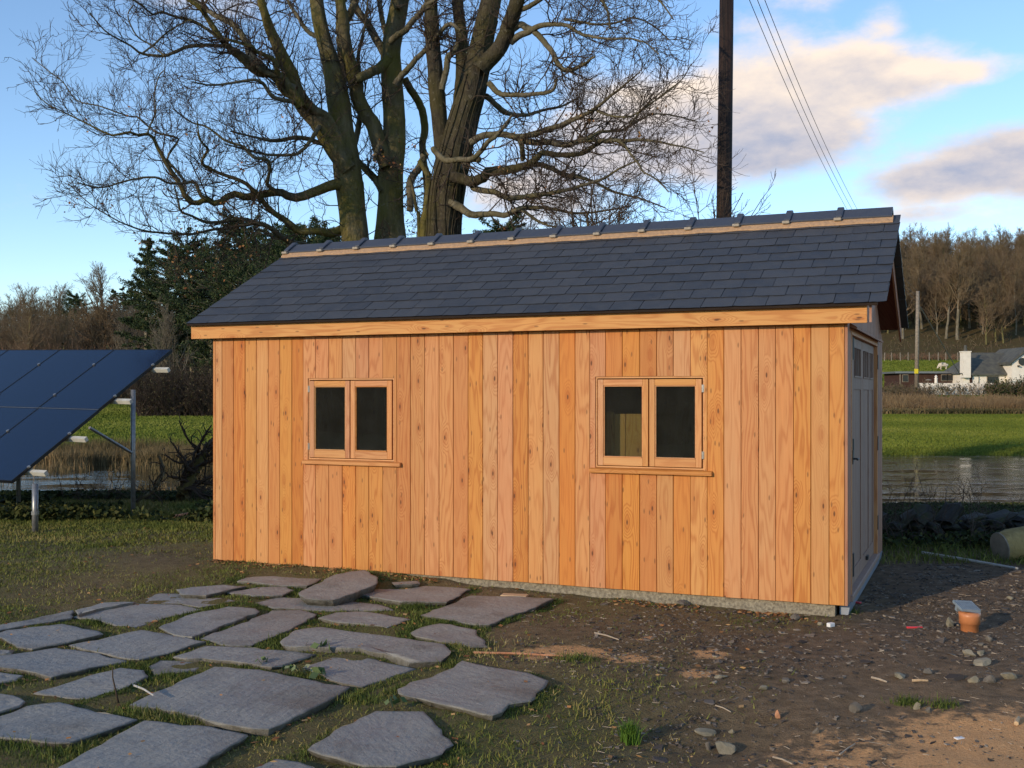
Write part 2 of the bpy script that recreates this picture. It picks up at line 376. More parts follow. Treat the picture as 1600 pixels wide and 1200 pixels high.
def bark(name, a, b_, moss=(.085, .075, .016), mossamt=.8, sc=9):
    m_, t, b = mat(name, .9, .15); co = t.node('ShaderNodeTexCoord').outputs['Object']
    x, y, z = t.sep(co)
    n = t.noise(t.comb(t.m('MULTIPLY', x, 3), t.m('MULTIPLY', y, 3), t.m('MULTIPLY', z, 1.)), sc / 3., 6, .65)
    big = t.noise(co, 1.4, 4, .6)
    c = t.mix(t.mapr(n, .35, .65), a, b_); c = t.mix(t.m('MULTIPLY', t.mapr(big, .38, .58), mossamt), c, moss)
    c = t.mix(t.mapr(t.noise(co, 16, 3, .6), .60, .72, 0, .5), c, (.22, .20, .15))
    t.put(b.inputs['Base Color'], c); t.put(b.inputs['Normal'], t.bump(n, .9, .06)); return m_
M['beech'] = bark('mossy beech bark', (.075, .060, .034), (.17, .14, .08), moss=(.125, .108, .022))
M['beech_dark'] = bark('ridged dark bark', (.032, .027, .020), (.075, .062, .044), mossamt=.4, sc=14)
M['limb'] = bark('limb bark', (.08, .068, .045), (.19, .165, .115), mossamt=.4)
M['twig'] = plain('twig bark', (.075, .052, .036), .9, 3, .3, 0)
M['twig_far'] = plain('far bare twigs', (.195, .132, .080), .95, .25, .4, 0, col2=(.135, .110, .055))
M['twig_red'] = plain('reddish stems', (.27, .135, .075), .95, .3, .35, 0, col2=(.15, .12, .07))
M['twig_pale'] = plain('pale bare twigs', (.17, .145, .105), .95, .3, .35, 0)
def leafy(name, stops, rough=.75, trans=.0, attr='v'):
    m_, t, b = mat(name, rough, .2); v = t.attr(attr); t.put(b.inputs['Base Color'], t.ramp(v, stops)); return m_
M['needle'] = leafy('conifer needles', [(0, (.014, .028, .012)), (.6, (.034, .058, .020)), (1, (.080, .092, .030))])
M['dead_leaf'] = leafy('dead beech leaves', [(0, (.16, .06, .025)), (.6, (.30, .14, .05)), (1, (.40, .25, .11))])
M['grass'] = leafy('grass blades', [(0, (.055, .080, .014)), (.45, (.095, .125, .024)), (.72, (.14, .14, .035)), (1, (.30, .25, .11))])
M['lush'] = leafy('lush grass', [(0, (.05, .11, .014)), (.6, (.09, .17, .020)), (1, (.17, .20, .05))])
M['moss_grass'] = leafy('mossy turf', [(0, (.085, .110, .020)), (.4, (.165, .172, .036)), (.75, (.27, .22, .075)), (1, (.34, .26, .12))])
M['field_grass'] = leafy('field grass', [(0, (.090, .120, .014)), (.6, (.150, .178, .022)), (1, (.25, .24, .055))])
M['reed'] = leafy('reeds', [(0, (.06, .055, .02)), (.5, (.16, .12, .055)), (1, (.32, .21, .10))])
M['hedge'] = leafy('hedge leaves', [(0, (.03, .035, .012)), (.6, (.085, .07, .03)), (1, (.15, .11, .05))])
M['bramble'] = leafy('bramble leaves', [(0, (.015, .025, .008)), (.6, (.035, .05, .012)), (1, (.10, .10, .03))])
M['weed'] = leafy('broad weed leaves', [(0, (.06, .10, .03)), (.6, (.14, .18, .08)), (1, (.30, .30, .16))])
M['chips'] = leafy('gravel chips', [(0, (.040, .034, .030)), (.5, (.105, .085, .068)), (.85, (.17, .14, .11)), (1, (.30, .25, .19))], .85)
def pv_mat():
    m_, t, b = mat('solar glass', .12, .5); co = t.node('ShaderNodeTexCoord').outputs['Object']
    x, y, z = t.sep(co)
    gx = t.m('LESS_THAN', t.m('ABSOLUTE', t.m('SUBTRACT', t.m('FRACT', t.m('DIVIDE', x, .185)), .5)), .012)
    gy = t.m('LESS_THAN', t.m('ABSOLUTE', t.m('SUBTRACT', t.m('FRACT', t.m('DIVIDE', y, .092)), .5)), .02)
    g = t.m('MAXIMUM', gx, gy)
    t.put(b.inputs['Base Color'], t.mix(g, (.004, .010, .030), (.010, .018, .040)))
    b.inputs['Coat Weight'].default_value = 0; return m_
M['pv'] = pv_mat()
def water_mat():
    m_, t, b = mat('pond water', .04, .5); b.inputs['Base Color'].default_value = (.022, .021, .012, 1); b.inputs['IOR'].default_value = 1.33
    co = t.node('ShaderNodeTexCoord').outputs['Object']; x, y, z = t.sep(co)
    n = t.noise(t.comb(t.m('MULTIPLY', x, .9), t.m('MULTIPLY', y, 2.2), 0), 1.6, 5, .62)
    calm = t.mapr(t.noise(t.comb(t.m('MULTIPLY', x, .35), t.m('MULTIPLY', y, .8), 0), 1., 6, .7), .46, .64, .25, 1)
    t.put(b.inputs['Normal'], t.bump(t.m('MULTIPLY', n, calm), .15, .10)); return m_
M['water'] = water_mat()
def ground_mat():
    m_, t, b = mat('ground', .95, .15); co = t.node('ShaderNodeTexCoord').outputs['Object']
    g = t.attr('grass'); s_ = t.attr('dust'); mud = t.attr('mud'); fl = t.attr('field'); wd = t.attr('wood')
    n1 = t.noise(co, 1.3, 6, .62); n2 = t.noise(co, 11, 6, .66); n3 = t.noise(co, 70, 4, .7)
    c = t.mix(t.mapr(n2, .3, .7), (.145, .097, .053), (.33, .225, .130))
    c = t.mix(t.mapr(n3, .55, .72, 0, .7), c, (.25, .21, .155))
    c = t.mix(t.m('MULTIPLY', mud, t.mapr(n1, .3, .65, .55, 1)), c, t.mix(t.mapr(n2, .35, .7), (.090, .060, .037), (.24, .163, .103)))
    c = t.mix(t.m('MULTIPLY', mud, t.mapr(n3, .60, .70, 0, .7)), c, (.23, .20, .165))
    gm = t.m('MULTIPLY', g, t.mapr(t.m('ADD', n2, t.m('MULTIPLY', n1, .5)), .45, .85, .25, 1.))
    c = t.mix(gm, c, t.mix(t.mapr(n3, .3, .7), (.090, .095, .026), (.19, .17, .06)))
    dm = t.mapr(t.m('ADD', s_, t.m('MULTIPLY', t.m('SUBTRACT', n2, .5), 1.3)), .42, .72, 0, 1, True)
    dm = t.m('MULTIPLY', dm, t.m('GREATER_THAN', s_, .02))
    c = t.mix(dm, c, t.mix(t.mapr(n3, .3, .7), (.66, .33, .135), (.84, .50, .235)))
    c = t.mix(fl, c, t.mix(t.mapr(n1, .3, .7), (.055, .12, .008), (.085, .17, .012)))
    c = t.mix(wd, c, t.mix(t.mapr(n1, .3, .7), (.085, .050, .024), (.10, .085, .03)))
    t.put(b.inputs['Base Color'], c)
    t.put(b.inputs['Normal'], t.bump(t.m('ADD', t.m('MULTIPLY', n2, 1.), t.m('MULTIPLY', n3, .8)), 1., .035)); return m_
M['ground'] = ground_mat()
# ------------------------------------------------------------ terrain
TH = .404; CT, ST = math.cos(TH), math.sin(TH); SX, SY = 2.548, 8.349; WB = .073   # shed corner, wall foot
KL = np.array([(-300, 0), (12, 0), (16, -.05), (20, -.28), (22.6, -.60), (25, -1.0), (33.5, -1.0), (35.5, -.6), (39, -.35), (60, -.05), (100, .9), (122, 1.6), (140, 3.2), (200, 8.), (300, 15), (500, 22), (1200, 30)])
KR = np.array([(-300, 0), (12, 0), (15, -.25), (20, -.58), (22, -.66), (24, -1.), (38.8, -1.), (40.6, -.6), (42.5, -.45), (70, -.4), (97, -.2), (104, .3), (115, 1.4), (122, 1.8), (140, 2.4), (150, 3.6), (185, 7.2), (191, 7.8), (210, 13), (250, 23), (285, 29), (330, 31), (600, 34), (1200, 40)])
def gz(x, y):
    x = np.asarray(x, float); y = np.asarray(y, float)
    t = x / np.maximum(np.abs(y), 6.)
    k = sst(t, -.20, .10)
    z = np.interp(y, KL[:, 0], KL[:, 1]) * (1 - k) + np.interp(y, KR[:, 0], KR[:, 1]) * k
    far = sst(y, 20, 120)
    z = z + (fbm(x * .9, y * .9, 3, 3) - .5) * .07 * (1 - far) + (fbm(x * .03, y * .03, 5, 3) - .5) * 3.0 * sst(y, 125, 260)
    near = (1 - sst(np.hypot(x - .5, y - 8), 9, 15))
    z = z + (fbm(x * 5, y * 5, 9, 4) - .5) * .030 * near + (fbm(x * 24, y * 24, 19, 2) - .5) * .011 * near
    # shed-local coordinates: the soil is banked up towards the left end of the plinth
    lx = (x - SX) * CT - (y - SY) * ST; ly = (x - SX) * ST + (y - SY) * CT
    z = z + .075 * sst(-lx, 2.2, 4.6) * np.exp(-(np.maximum(-ly, 0) / .7) ** 2) * (np.abs(ly - 1) < 9) * sst(lx, -9, -5.5)
    z = z - .03 * sst(-lx, 2.4, .2) * sst(ly, -3, 0) * sst(-ly, -5, -3)
    # worn hollow in the foreground
    z = z - .08 * np.exp(-(((x - 1.05) / .9) ** 2 + ((y - 5.3) / .75) ** 2))
    return z
def g1(x, y): return float(gz(np.array([x]), np.array([y]))[0])
def grow_axis(a, b, st, lo, hi, g):
    mid = np.arange(a, b, st); up = [mid[-1]]; s_ = st
    while up[-1] < hi: s_ *= g; up.append(up[-1] + s_)
    dn = [a]; s_ = st
    while dn[-1] > lo: s_ *= g; dn.append(dn[-1] - s_)
    return np.concatenate([np.array(dn[1:])[::-1], mid, np.array(up[1:])])
gxs = grow_axis(-6.5, 6.5, .05, -900, 900, 1.09); gys = grow_axis(3.6, 13.5, .05, -900, 1100, 1.055)
GX, GY = np.meshgrid(gxs, gys); gv = np.stack([GX.ravel(), GY.ravel()], 1)
Zg = gz(gv[:, 0], gv[:, 1]); nx, ny = len(gxs), len(gys)
def topx(x, y, z): yy = np.maximum(y, .5); return 800 + F * x / yy, HY - F * (z - HC) / yy
def masks(x, y, z=None):
    z = gz(x, y) if z is None else z
    px, py = topx(x, y, z)
    def bl(cx, cy, rx, ry, p=2.): return np.exp(-((np.abs(px - cx) / rx) ** p + (np.abs(py - cy) / ry) ** p))
    nz = fbm(x * 1.6, y * 1.6, 41, 4) - .5
    yard = (1 - sst(y, 19, 24))
    left = sst(760 - px + (py - 950) * .6, -60, 120)
    g = np.maximum.reduce([left * .95, bl(900, 1120, 190, 130) * .85, bl(880, 945, 330, 45) * .55, bl(1180, 965, 120, 20) * .6]) * yard
    g = g * (1 - .6 * bl(250, 872, 110, 26)) * (1 - .45 * bl(160, 930, 150, 35)) * (1 - .5 * bl(960, 985, 130, 22))
    mud = np.maximum.reduce([bl(1450, 930, 300, 110, 3), bl(1150, 1010, 220, 70), bl(1060, 1140, 120, 90) * .8, bl(1500, 820, 400, 80) , bl(250, 872, 110, 24) * .8]) * yard
    mud = mud * (y < 20)
    du = np.maximum.reduce([bl(1600, 1185, 270, 90, 3) * .95, bl(1340, 1195, 230, 80) * .62, bl(880, 1020, 95, 15) * .95, bl(985, 1028, 70, 11) * .75, bl(1110, 1022, 36, 10) * .95, bl(1090, 1052, 40, 11) * .85, bl(1010, 998, 24, 6) * .8, bl(1100, 1015, 18, 5) * .6]) * yard
    du = np.where(y > 12, 0, du)
    f1 = sst(y, 35, 37); fR = sst(y, 41, 42.5); k = sst(x / np.maximum(y, 6.), -.20, .10)
    fld = (f1 * (1 - k) + fR * k) * np.where(k < .5, 1 - sst(y, 118, 124), 1 - sst(y, 187, 191))
    wood = np.where(k < .5, sst(y, 118, 124), sst(y, 187, 191)); g = np.where(y < 1, .9, g)
    return np.clip(g + nz * .3 * (g > .05), 0, 1), np.clip(mud, 0, 1), np.clip(du, 0, 1), fld, wood
mg, mm, md, mf, mw = masks(gv[:, 0], gv[:, 1], Zg)
ii = (np.arange(ny - 1)[:, None] * nx + np.arange(nx - 1)[None, :]).ravel()
ground = obj('ground', mesh_np('ground', np.column_stack([gv, Zg]), np.stack([ii, ii + 1, ii + nx + 1, ii + nx], 1), M['ground'], True,
                               dict(grass=mg, mud=mm, dust=md, field=mf, wood=mw)))
tag(ground, kind='structure')
wv = [(-70, 20, -.6), (60, 20, -.6), (60, 43, -.6), (-70, 43, -.6)]
pond = tag(MB().add(wv, [(0, 1, 2, 3)]).build('pond_water', M['water']), kind='structure')

# ------------------------------------------------------------ shed
shed = empty('garden_shed', (SX, SY, WB), 'new larch-clad timber shed with dark slate roof and two small casement windows', 'shed', rz=-TH)
L_, W_ = 5.916, 3.212
EF, ZF, ZE, ZR = .11, 2.153, 2.287, 3.206
def lx_of(px):
    d_ = (px - 800) / F; return -(SX - d_ * SY) / (d_ * ST + CT)
def lz_of(px, py): return (HY - py) * (SY - lx_of(px) * ST) / F + (HC - WB)
joints = [338, 349, 367, 385, 402.5, 421, 439, 458, 476, 494.6, 515.6, 536.6, 557.6, 578, 600, 621.6, 643, 665, 687.8, 710, 733, 756, 779, 803, 826.7, 850, 875, 900, 923, 947, 973.5, 1000.6, 1027, 1053, 1080, 1105.7, 1132, 1158.8, 1186, 1212.6, 1240.5, 1267.7, 1296, 1320.5]
jx = [lx_of(p) for p in joints]; jx[0] = -L_; jx[-1] = 0.
T = .022
def board_mb(w_, z0, z1, t_=T, ch=.0045, gap=.0014, y0=0.):
    p = [(gap, y0), (gap, y0 - t_ + ch), (gap + ch * .8, y0 - t_), (w_ - gap - ch * .8, y0 - t_), (w_ - gap, y0 - t_ + ch), (w_ - gap, y0)]
    return MB().prism(p, z0, z1)
wins = []
for (xa, xb, ya, yb, s0, s1, sy0, sy1) in [(483, 617.5, 590.8, 719, 477, 629.5, 719.5, 727), (931.5, 1101.5, 588, 732, 923.7, 1114.5, 734, 742)]:
    x0, x1 = lx_of(xa), lx_of(xb); z1 = lz_of((xa + xb) / 2, ya); z0 = lz_of((xa + xb) / 2, yb)
    wins.append((x0, x1, z0, z1, lx_of(s0), lx_of(s1)))
for a, b in zip(jx[:-1], jx[1:]):
    spans = [(0, 2.152)]
    x0w = x1w = None
    for (x0, x1, z0, z1, sa, sb) in wins:
        if b > x0 + .012 and a < x1 - .012: spans = [(0, z0 - .045), (z1, 2.152)]; x0w, x1w = x0, x1
    if x0w is not None and (a < x0w - .012 or b > x1w + .012):   # a board notched round the window opening: a full-height strip and two short pieces
        e = x0w if a < x0w else x1w
        s_a, s_b = (a, e) if a < x0w else (e, b); o_a, o_b = (e, b) if a < x0w else (a, e)
        z0w, z1w = spans[0][1], spans[1][0]
        mb = MB()
        lo, hi = a + .0014, b - .0014
        if a < x0w: poly = [(lo, 0), (hi, 0), (hi, z0w), (e, z0w), (e, z1w), (hi, z1w), (hi, 2.152), (lo, 2.152)]
        else: poly = [(lo, 0), (hi, 0), (hi, 2.152), (lo, 2.152), (lo, z1w), (e, z1w), (e, z0w), (lo, z0w)]
        mb.prism(poly, -T, 0, 'y'); centred(mb, 'cladding_board', M['larch'], shed, (a, 0, 0)); continue
    for z0, z1 in spans:
        t_ = T + random.uniform(-.0015, .0015)
        o = board_mb(b - a, z0 + random.uniform(-.002, .002), z1, t_).build('cladding_board', M['larch'], shed, loc=(a, 0, 0))
# wall core with window openings, the other walls, floor and inside
core = MB(); xs = [-L_ + .01]
(x0a, x1a, z0a, z1a, *_), (x0b, x1b, z0b, z1b, *_) = wins
def corewall(y0, y1):
    c_ = MB(); lo, hi = -L_ + .012, -.012
    for xa, xb in ((lo, x0a), (x1a, x0b), (x1b, hi)): c_.box((xa, y0, .01), (xb, y1, 2.14))
    for (xa, xb, za, zb) in ((x0a, x1a, z0a, z1a), (x0b, x1b, z0b, z1b)):
        c_.box((xa, y0, .01), (xb, y1, za - .002)); c_.box((xa, y0, zb + .002), (xb, y1, 2.14))
    return c_
corewall(.001, .095).build('wall_frame', M['dark_lining'], shed)
MB().box((-L_ + .012, W_ - .09, .01), (-.012, W_ - .001, 2.14)).build('back_wall', M['inside'], shed)
MB().box((-L_ + .012, .096, .01), (-L_ + .10, W_ - .092, 2.14)).build('end_wall', M['inside'], shed)
MB().box((-L_ - .0, W_, 0), (0, W_ + T, 2.15)).build('rear_cladding', M['larch'], shed)
nb = 23
for i in range(nb):
    wdt = (W_ + 2 * T) / nb
    h_ = 2.15 if True else 0
    yy0 = -T + i * wdt; mid = yy0 + wdt / 2; top = 2.17 + max(0, (W_ / 2 - abs(mid - W_ / 2))) * .5203
    o = MB().prism([(0, 0), (0, wdt - .003), (-T, wdt - .003), (-T, 0)], 0, top).build('cladding_board', M['larch'], shed, loc=(-L_, yy0, 0))
MB().box((-L_ + .1, .10, -.02), (-.1, W_ - .1, .01)).build('floor', M['inside'], shed)
MB().box((-L_ + .02, .02, 2.141), (-.11, W_ - .02, 2.16)).build('ceiling', M['inside'], shed)
plinth = MB(); plinth.box((-L_ + .05, .015, -.45), (-.075, W_ - .05, -.001)); plinth.build('concrete_base', M['concrete'], shed)
# stored sheet of plywood seen through the right window
zt_ = lz_of(970, 646)
for a_, b_ in ((-.02, .10), (.105, .20), (.205, .36)): MB().box((x0b + a_, .17, .02), (x0b + b_, .19, zt_ + random.uniform(-.01, .01))).build('leaning_board', M['inside'], shed)
# windows
def window(x0, x1, z0, z1, sa, sb, hinge_left, hinge_right):
    wd, hh = x1 - x0, z1 - z0; t_ = .030
    wn = obj('window', None, shed, (x0, 0, z0)) if False else None
    fr = MB(); fy0, fy1 = -.012, .09
    fr.box((-.006, -.026, 0), (-.001, fy0, hh)) if False else None; fr.box((0.001, fy0, 0), (t_ * .45, fy1, hh - .001)); fr.box((wd - t_ * .45, fy0, 0), (wd - .001, fy1, hh - .001))
    fr.box((t_ * .45, fy0, hh - t_ * .5), (wd - t_ * .45, fy1, hh - .001)); fr.box((t_ * .45, fy0, 0), (wd - t_ * .45, fy1, .012))
    wn = fr.build('window', M['joinery_x'], shed, loc=(x0, 0, z0))
    pos = [(t_ * .45 + .010, wd / 2 - .0050), (wd / 2 + .0050, wd - t_ * .45 - .009)]
    st, tr_, br = .046, .050, .068
    for a, b in pos:
        sh = MB(); y0, y1 = -.024, .030; zb0, zt = .018, hh - t_ * .5 - .009
        g = .0007
        MB().box((a, y0, zb0), (a + st, y1, zt)).build('stile', M['joinery'], wn, bevel=.002); MB().box((b - st, y0, zb0), (b, y1, zt)).build('stile', M['joinery'], wn, bevel=.002)
        MB().box((a + st + g, y0 + .001, zt - tr_), (b - st - g, y1, zt)).build('top_rail', M['joinery_x'], wn, bevel=.002)
        MB().box((a + st + g, y0 + .001, zb0), (b - st - g, y1, zb0 + br)).build('bottom_rail', M['joinery_x'], wn, bevel=.002)
        bd = MB(); q = .009   # glazing bead, proud of a recessed pane
        gx0, gx1, gz0, gz1 = a + st, b - st, zb0 + br, zt - tr_
        bd.box((gx0, y0 + .008, gz0), (gx0 + q, y0 + .022, gz1)); bd.box((gx1 - q, y0 + .008, gz0), (gx1, y0 + .022, gz1))
        bd.box((gx0 + q, y0 + .008, gz1 - q), (gx1 - q, y0 + .022, gz1)); bd.box((gx0 + q, y0 - .004, gz0), (gx1 - q, y0 + .022, gz0 + q))
        bd.build('glazing_bead', M['joinery_x'], wn)
        MB().box((gx0 + .001, y0 + .024, gz0 + .001), (gx1 - .001, y0 + .028, gz1 - .001)).build('pane', M['glass'], wn)
        MB().box((gx0 - .004, y0 + .046, gz0 - .004), (gx0 + .001, y0 + .05, gz1)).build('spacer_bar', M['iron'], wn)
    for k, x_ in ((hinge_left, .011), (hinge_right, wd - .011)):
        if k:
            for z_ in (.09, hh - .13):
                hg = MB(); hg.tube([(x_, -.026, z_), (x_, -.026, z_ + .06)], .0045, 8); hg.box((x_ - .009, -.0235, z_), (x_ + .009, -.0215, z_ + .06))
                hg.build('hinge', M['steel'], wn)
    sl_ = MB(); sl_.prism([(-.058, -.044), (-.058, -.014), (-.012, -.002), (.02, -.002), (.02, -.046), (-.05, -.046)], sa - x0, sb - x0, 'x')
    sl_.build('sill', M['joinery_x'], wn, bevel=.003)
window(*wins[0], True, False); window(*wins[1], False, True)
# fascia and eaves
fx0, fx1 = -L_ - .218, .172
centred(MB().box((fx0, -EF - .0, ZF), (fx1, -EF + .022, ZE - .004)), 'fascia', M['larch_x'], shed, (fx0, -EF, ZF), bevel=.002)
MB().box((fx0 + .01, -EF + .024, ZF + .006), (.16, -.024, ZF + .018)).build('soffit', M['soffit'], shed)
RP = math.atan2(ZR - ZE, W_ / 2 + EF + .05); cr, sr = math.cos(RP), math.sin(RP)
SLL = math.hypot(ZR - ZE, W_ / 2 + EF + .05)
# roof decks (underside seen at the gable), barge boards
GX0, GX1 = -L_ - .19, .205
def roofpt(s, n, front=True):    # s metres up the slope from the eaves edge, n metres above the slate line
    y = -EF - .05 + s * cr - n * sr; z = ZE + s * sr + n * cr
    return (y, z) if front else (W_ - y, z)
for front in (True, False):
    pl = [roofpt(.045, -.012, front), roofpt(SLL, -.012, front), roofpt(SLL, -.030, front), roofpt(.045, -.030, front)]
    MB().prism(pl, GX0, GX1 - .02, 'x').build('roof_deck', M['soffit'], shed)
    dd = .12
    for xx, nm in ((GX1 - .018, 'bargeboard'), (GX0, 'bargeboard')):
        a0, a1 = roofpt(.05, -.014, front), roofpt(SLL - .004 , -.014, front)
        pl = [a0, a1, (a1[0], a1[1] - dd / cr), (a0[0] + (.0 if front else 0), a0[1] - .118)]
        pl = [a0, a1, (a1[0], a1[1] - dd / cr), roofpt(.235, -.014 - dd, front), (a0[0], ZF + .004)]
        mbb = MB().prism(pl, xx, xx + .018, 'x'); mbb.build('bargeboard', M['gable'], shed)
# plate and tie under the overhang at the gable top
# gable cladding above door head and beside the door
DB0, DB1, DH = .23, 2.60, 2.085      # door opening along the gable, head height
def gtop(y): return 2.17 + (W_ / 2 - abs(y - W_ / 2)) * math.tan(RP) - .0
ys = np.linspace(-T, W_ + T, 26)
for a, b in zip(ys[:-1], ys[1:]):
    m_ = (a + b) / 2; lo = 0. if (m_ < DB0 - .02 or m_ > DB1 + .1) else DH + .06
    if lo == 0. and m_ < 0: a = -T
    pl = [(a + .0015, lo), (b - .0015, lo), (b - .0015, gtop(min(max(b, 0), W_)) ), (a + .0015, gtop(min(max(a, 0), W_)))]
    if m_ < DB0 and m_ > .05: pass
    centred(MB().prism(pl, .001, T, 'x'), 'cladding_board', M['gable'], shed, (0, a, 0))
# door set, recessed
door = MB()
fr = MB()
fr.box((-.075, DB0, .0), (.026, DB0 + .045, DH)); fr.box((-.075, DB1 - .0, .0), (.026, DB1 + .05, DH)); fr.box((-.075, DB0, DH + .001), (.026, DB1 + .05, DH + .05))
dframe = fr.build('door_frame', M['joinery'], shed, bevel=.002)
MB().box((-.09, DB0 - .04, -.006), (.040, DB1 + .09, .045)).build('threshold', M['door'], shed, bevel=.004)
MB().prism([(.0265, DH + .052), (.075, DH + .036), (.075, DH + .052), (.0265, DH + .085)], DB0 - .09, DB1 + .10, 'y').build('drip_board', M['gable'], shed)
def leaf(y0, y1, panes, hinge_y, planks):
    xo = -.020
    st = .085
    body = MB(); body.box((xo - .03, y0 + .003, .050), (xo - .012, y1 - .003, DH - .004)); lf = body.build('door_leaf', M['door'], shed)
    zt0, zt1 = 1.755, 2.005
    gap = [(y0 + .003, y0 + st)] ; n = len(panes)
    edges = [y0 + .003] + [v for p in panes for v in p] + [y1 - .003]
    for k in range(0, len(edges), 2):
        MB().box((xo - .0115, edges[k], .05), (xo + .012, edges[k + 1], DH - .005)).build('door_stile', M['door'], lf, bevel=.002)
    for (a, b) in panes:
        MB().box((xo - .0115, a + .0005, zt1), (xo + .0115, b - .0005, DH - .005)).build('door_rail', M['door'], lf)
        MB().box((xo - .0115, a + .0005, zt0 - .10), (xo + .0115, b - .0005, zt0)).build('door_rail', M['door'], lf)
        MB().box((xo - .0115, a + .0005, .05), (xo + .0115, b - .0005, .17)).build('door_rail', M['door'], lf)
        MB().box((xo - .0115, a + .001, zt0 + .001), (xo - .006, b - .001, zt1 - .001)).build('door_pane', M['far_glass'], lf)
        MB().box((xo - .0115, a, zt0 + .001), (xo + .0195, b, zt0 + .014)).build('door_bead', M['door'], lf)
        nm = max(1, round((b - a) / .20))
        for q in range(1, nm + 1):
            if nm > 1 and q < nm or (nm == 1 and (b - a) > .15 and q == 1 and False):
                y_ = a + (b - a) * q / nm; MB().box((xo - .0055, y_ - .011, zt0 + .015), (xo + .009, y_ + .011, zt1 - .001)).build('glazing_bar', M['door'], lf)
        npk = max(2, round((b - a) / .095))
        for q in range(npk):
            ya, yb = a + (b - a) * q / npk, a + (b - a) * (q + 1) / npk
            MB().box((xo - .0115, ya + .002, .171), (xo + .002, yb - .002, zt0 - .101)).build('door_plank', M['door'], lf)
    return lf
l1 = leaf(DB0 + .048, .66, [(.33, .585)], None, 3)
l2 = leaf(.663, 1.43, [(.745, 1.335)], None, 6)
l3 = leaf(1.434, DB1 - .003, [(1.52, 2.06), (2.14, 2.50)][:2], None, 6)
for z_ in (.12, 1.06, 1.90):
    MB().box((-.0075, .635, z_), (-.001, .70, z_ + .19)).build('door_hinge', M['iron'], l2, bevel=.001)
for z_ in (.28, 1.06, 1.86):
    MB().box((.0265, DB1 + .002, z_), (.033, DB1 + .05, z_ + .14)).build('frame_hinge', M['iron'], l3, bevel=.001)
hd = MB(); hd.box((-.0075, .56, 1.045), (.004, .60, 1.16)); hd.tube([(.0, .58, 1.09), (.045, .58, 1.09), (.045, .47, 1.09)], .008, 8); hd.build('door_handle', M['iron'], l1)
MB().box((-.0075, 1.75, .10), (.012, 1.86, .135)).build('door_bolt', M['iron'], l3)
# membrane edge below the threshold
MB().prism([(.03, -.002), (.012, -.10), (-.05, -.12), (-.05, -.002)], .10, W_ - .05, 'y').build('damp_proof_edge', M['membrane'], shed)
# slates
def slate_mesh(i, w_=.249, l=.40, t_=.0085):
    r_ = random.Random(100 + i); n = 7
    lower = [(w_ * k / (n - 1), r_.uniform(-.004, .004) + (r_.uniform(0, .012) if k in (0, n - 1) and r_.random() < .35 else 0)) for k in range(n)]
    poly = lower + [(w_ - r_.uniform(0, .002), l), (r_.uniform(0, .002), l)]
    vs = [(x + (.0012 if x < w_ / 2 else -.0012), y + (.010 if y < .05 else 0), 0) for x, y in poly] + [(x, y, t_) for x, y in poly]
    m = len(poly); c_ = MB().add(vs, [tuple(range(m))[::-1], tuple(range(m, 2 * m))] + [(k, (k + 1) % m, m + (k + 1) % m, m + k) for k in range(m)])
    return c_.mesh('slate', M['slate'])
def sset(l): return [slate_mesh(i, l=l) for i in range(9)], [slate_mesh(20 + i, .373, l) for i in range(3)], [slate_mesh(30 + i, .124, l) for i in range(3)]
slate_x0, slate_x1 = -L_ - .240, .262
NR = 10; GA = (SLL - .075) / NR
full_set = sset(.40); short_set = sset(GA + .055)
def lay(front):
    for row in range(NR):
        sm, sm_w, sm_h = short_set if row >= NR - 2 else full_set
        s = row * GA; x = slate_x0; first = row % 2 == 1
        y, z = roofpt(s, .004, front)
        while x < slate_x1 - .06:
            rem = slate_x1 - x
            if first: ms, w_ = sm_w, .373; first = False
            elif rem < .30 and rem > .249: ms, w_ = sm, .249
            elif rem < .45: ms, w_ = sm_w, .373
            else: ms, w_ = sm, .249
            if w_ > rem: ms, w_ = (sm, .249) if rem > .2 else (sm_h, .124)
            if not front and x < slate_x1 - 1.0: x += w_ + .003; continue
            o = bpy.data.objects.new('slate', random.choice(ms)); link(o); o.parent = shed
            tl = math.radians(1.5 + random.uniform(-.25, .35)) * -1
            if front: o.location = (x, y, z - .008 + random.uniform(0, .0015)); o.rotation_euler = (RP + tl, random.uniform(-.004, .004), random.uniform(-.004, .004))
            else: o.location = (x + w_, y, z); o.rotation_euler = (RP + tl, 0, math.pi)
            if front: o.location.z += .013
            else: o.location.z += .006
            x += w_ + .0048
lay(True); lay(False)
rear = MB().prism([roofpt(-.01, .006, False), roofpt(SLL, .006, False), roofpt(SLL, -.010, False), roofpt(-.01, -.010, False)], slate_x0, slate_x1 - 1.15, 'x')
tag(rear.build('rear_slates', M['slate'], shed), kind='stuff')
# undercloak so no light leaks between deck and slates
MB().prism([roofpt(.0, .004), roofpt(SLL, .004), roofpt(SLL, -.010), roofpt(.0, -.010)], slate_x0 + .01, slate_x1 - .012, 'x').build('batten_bed', M['dark_lining'], shed)
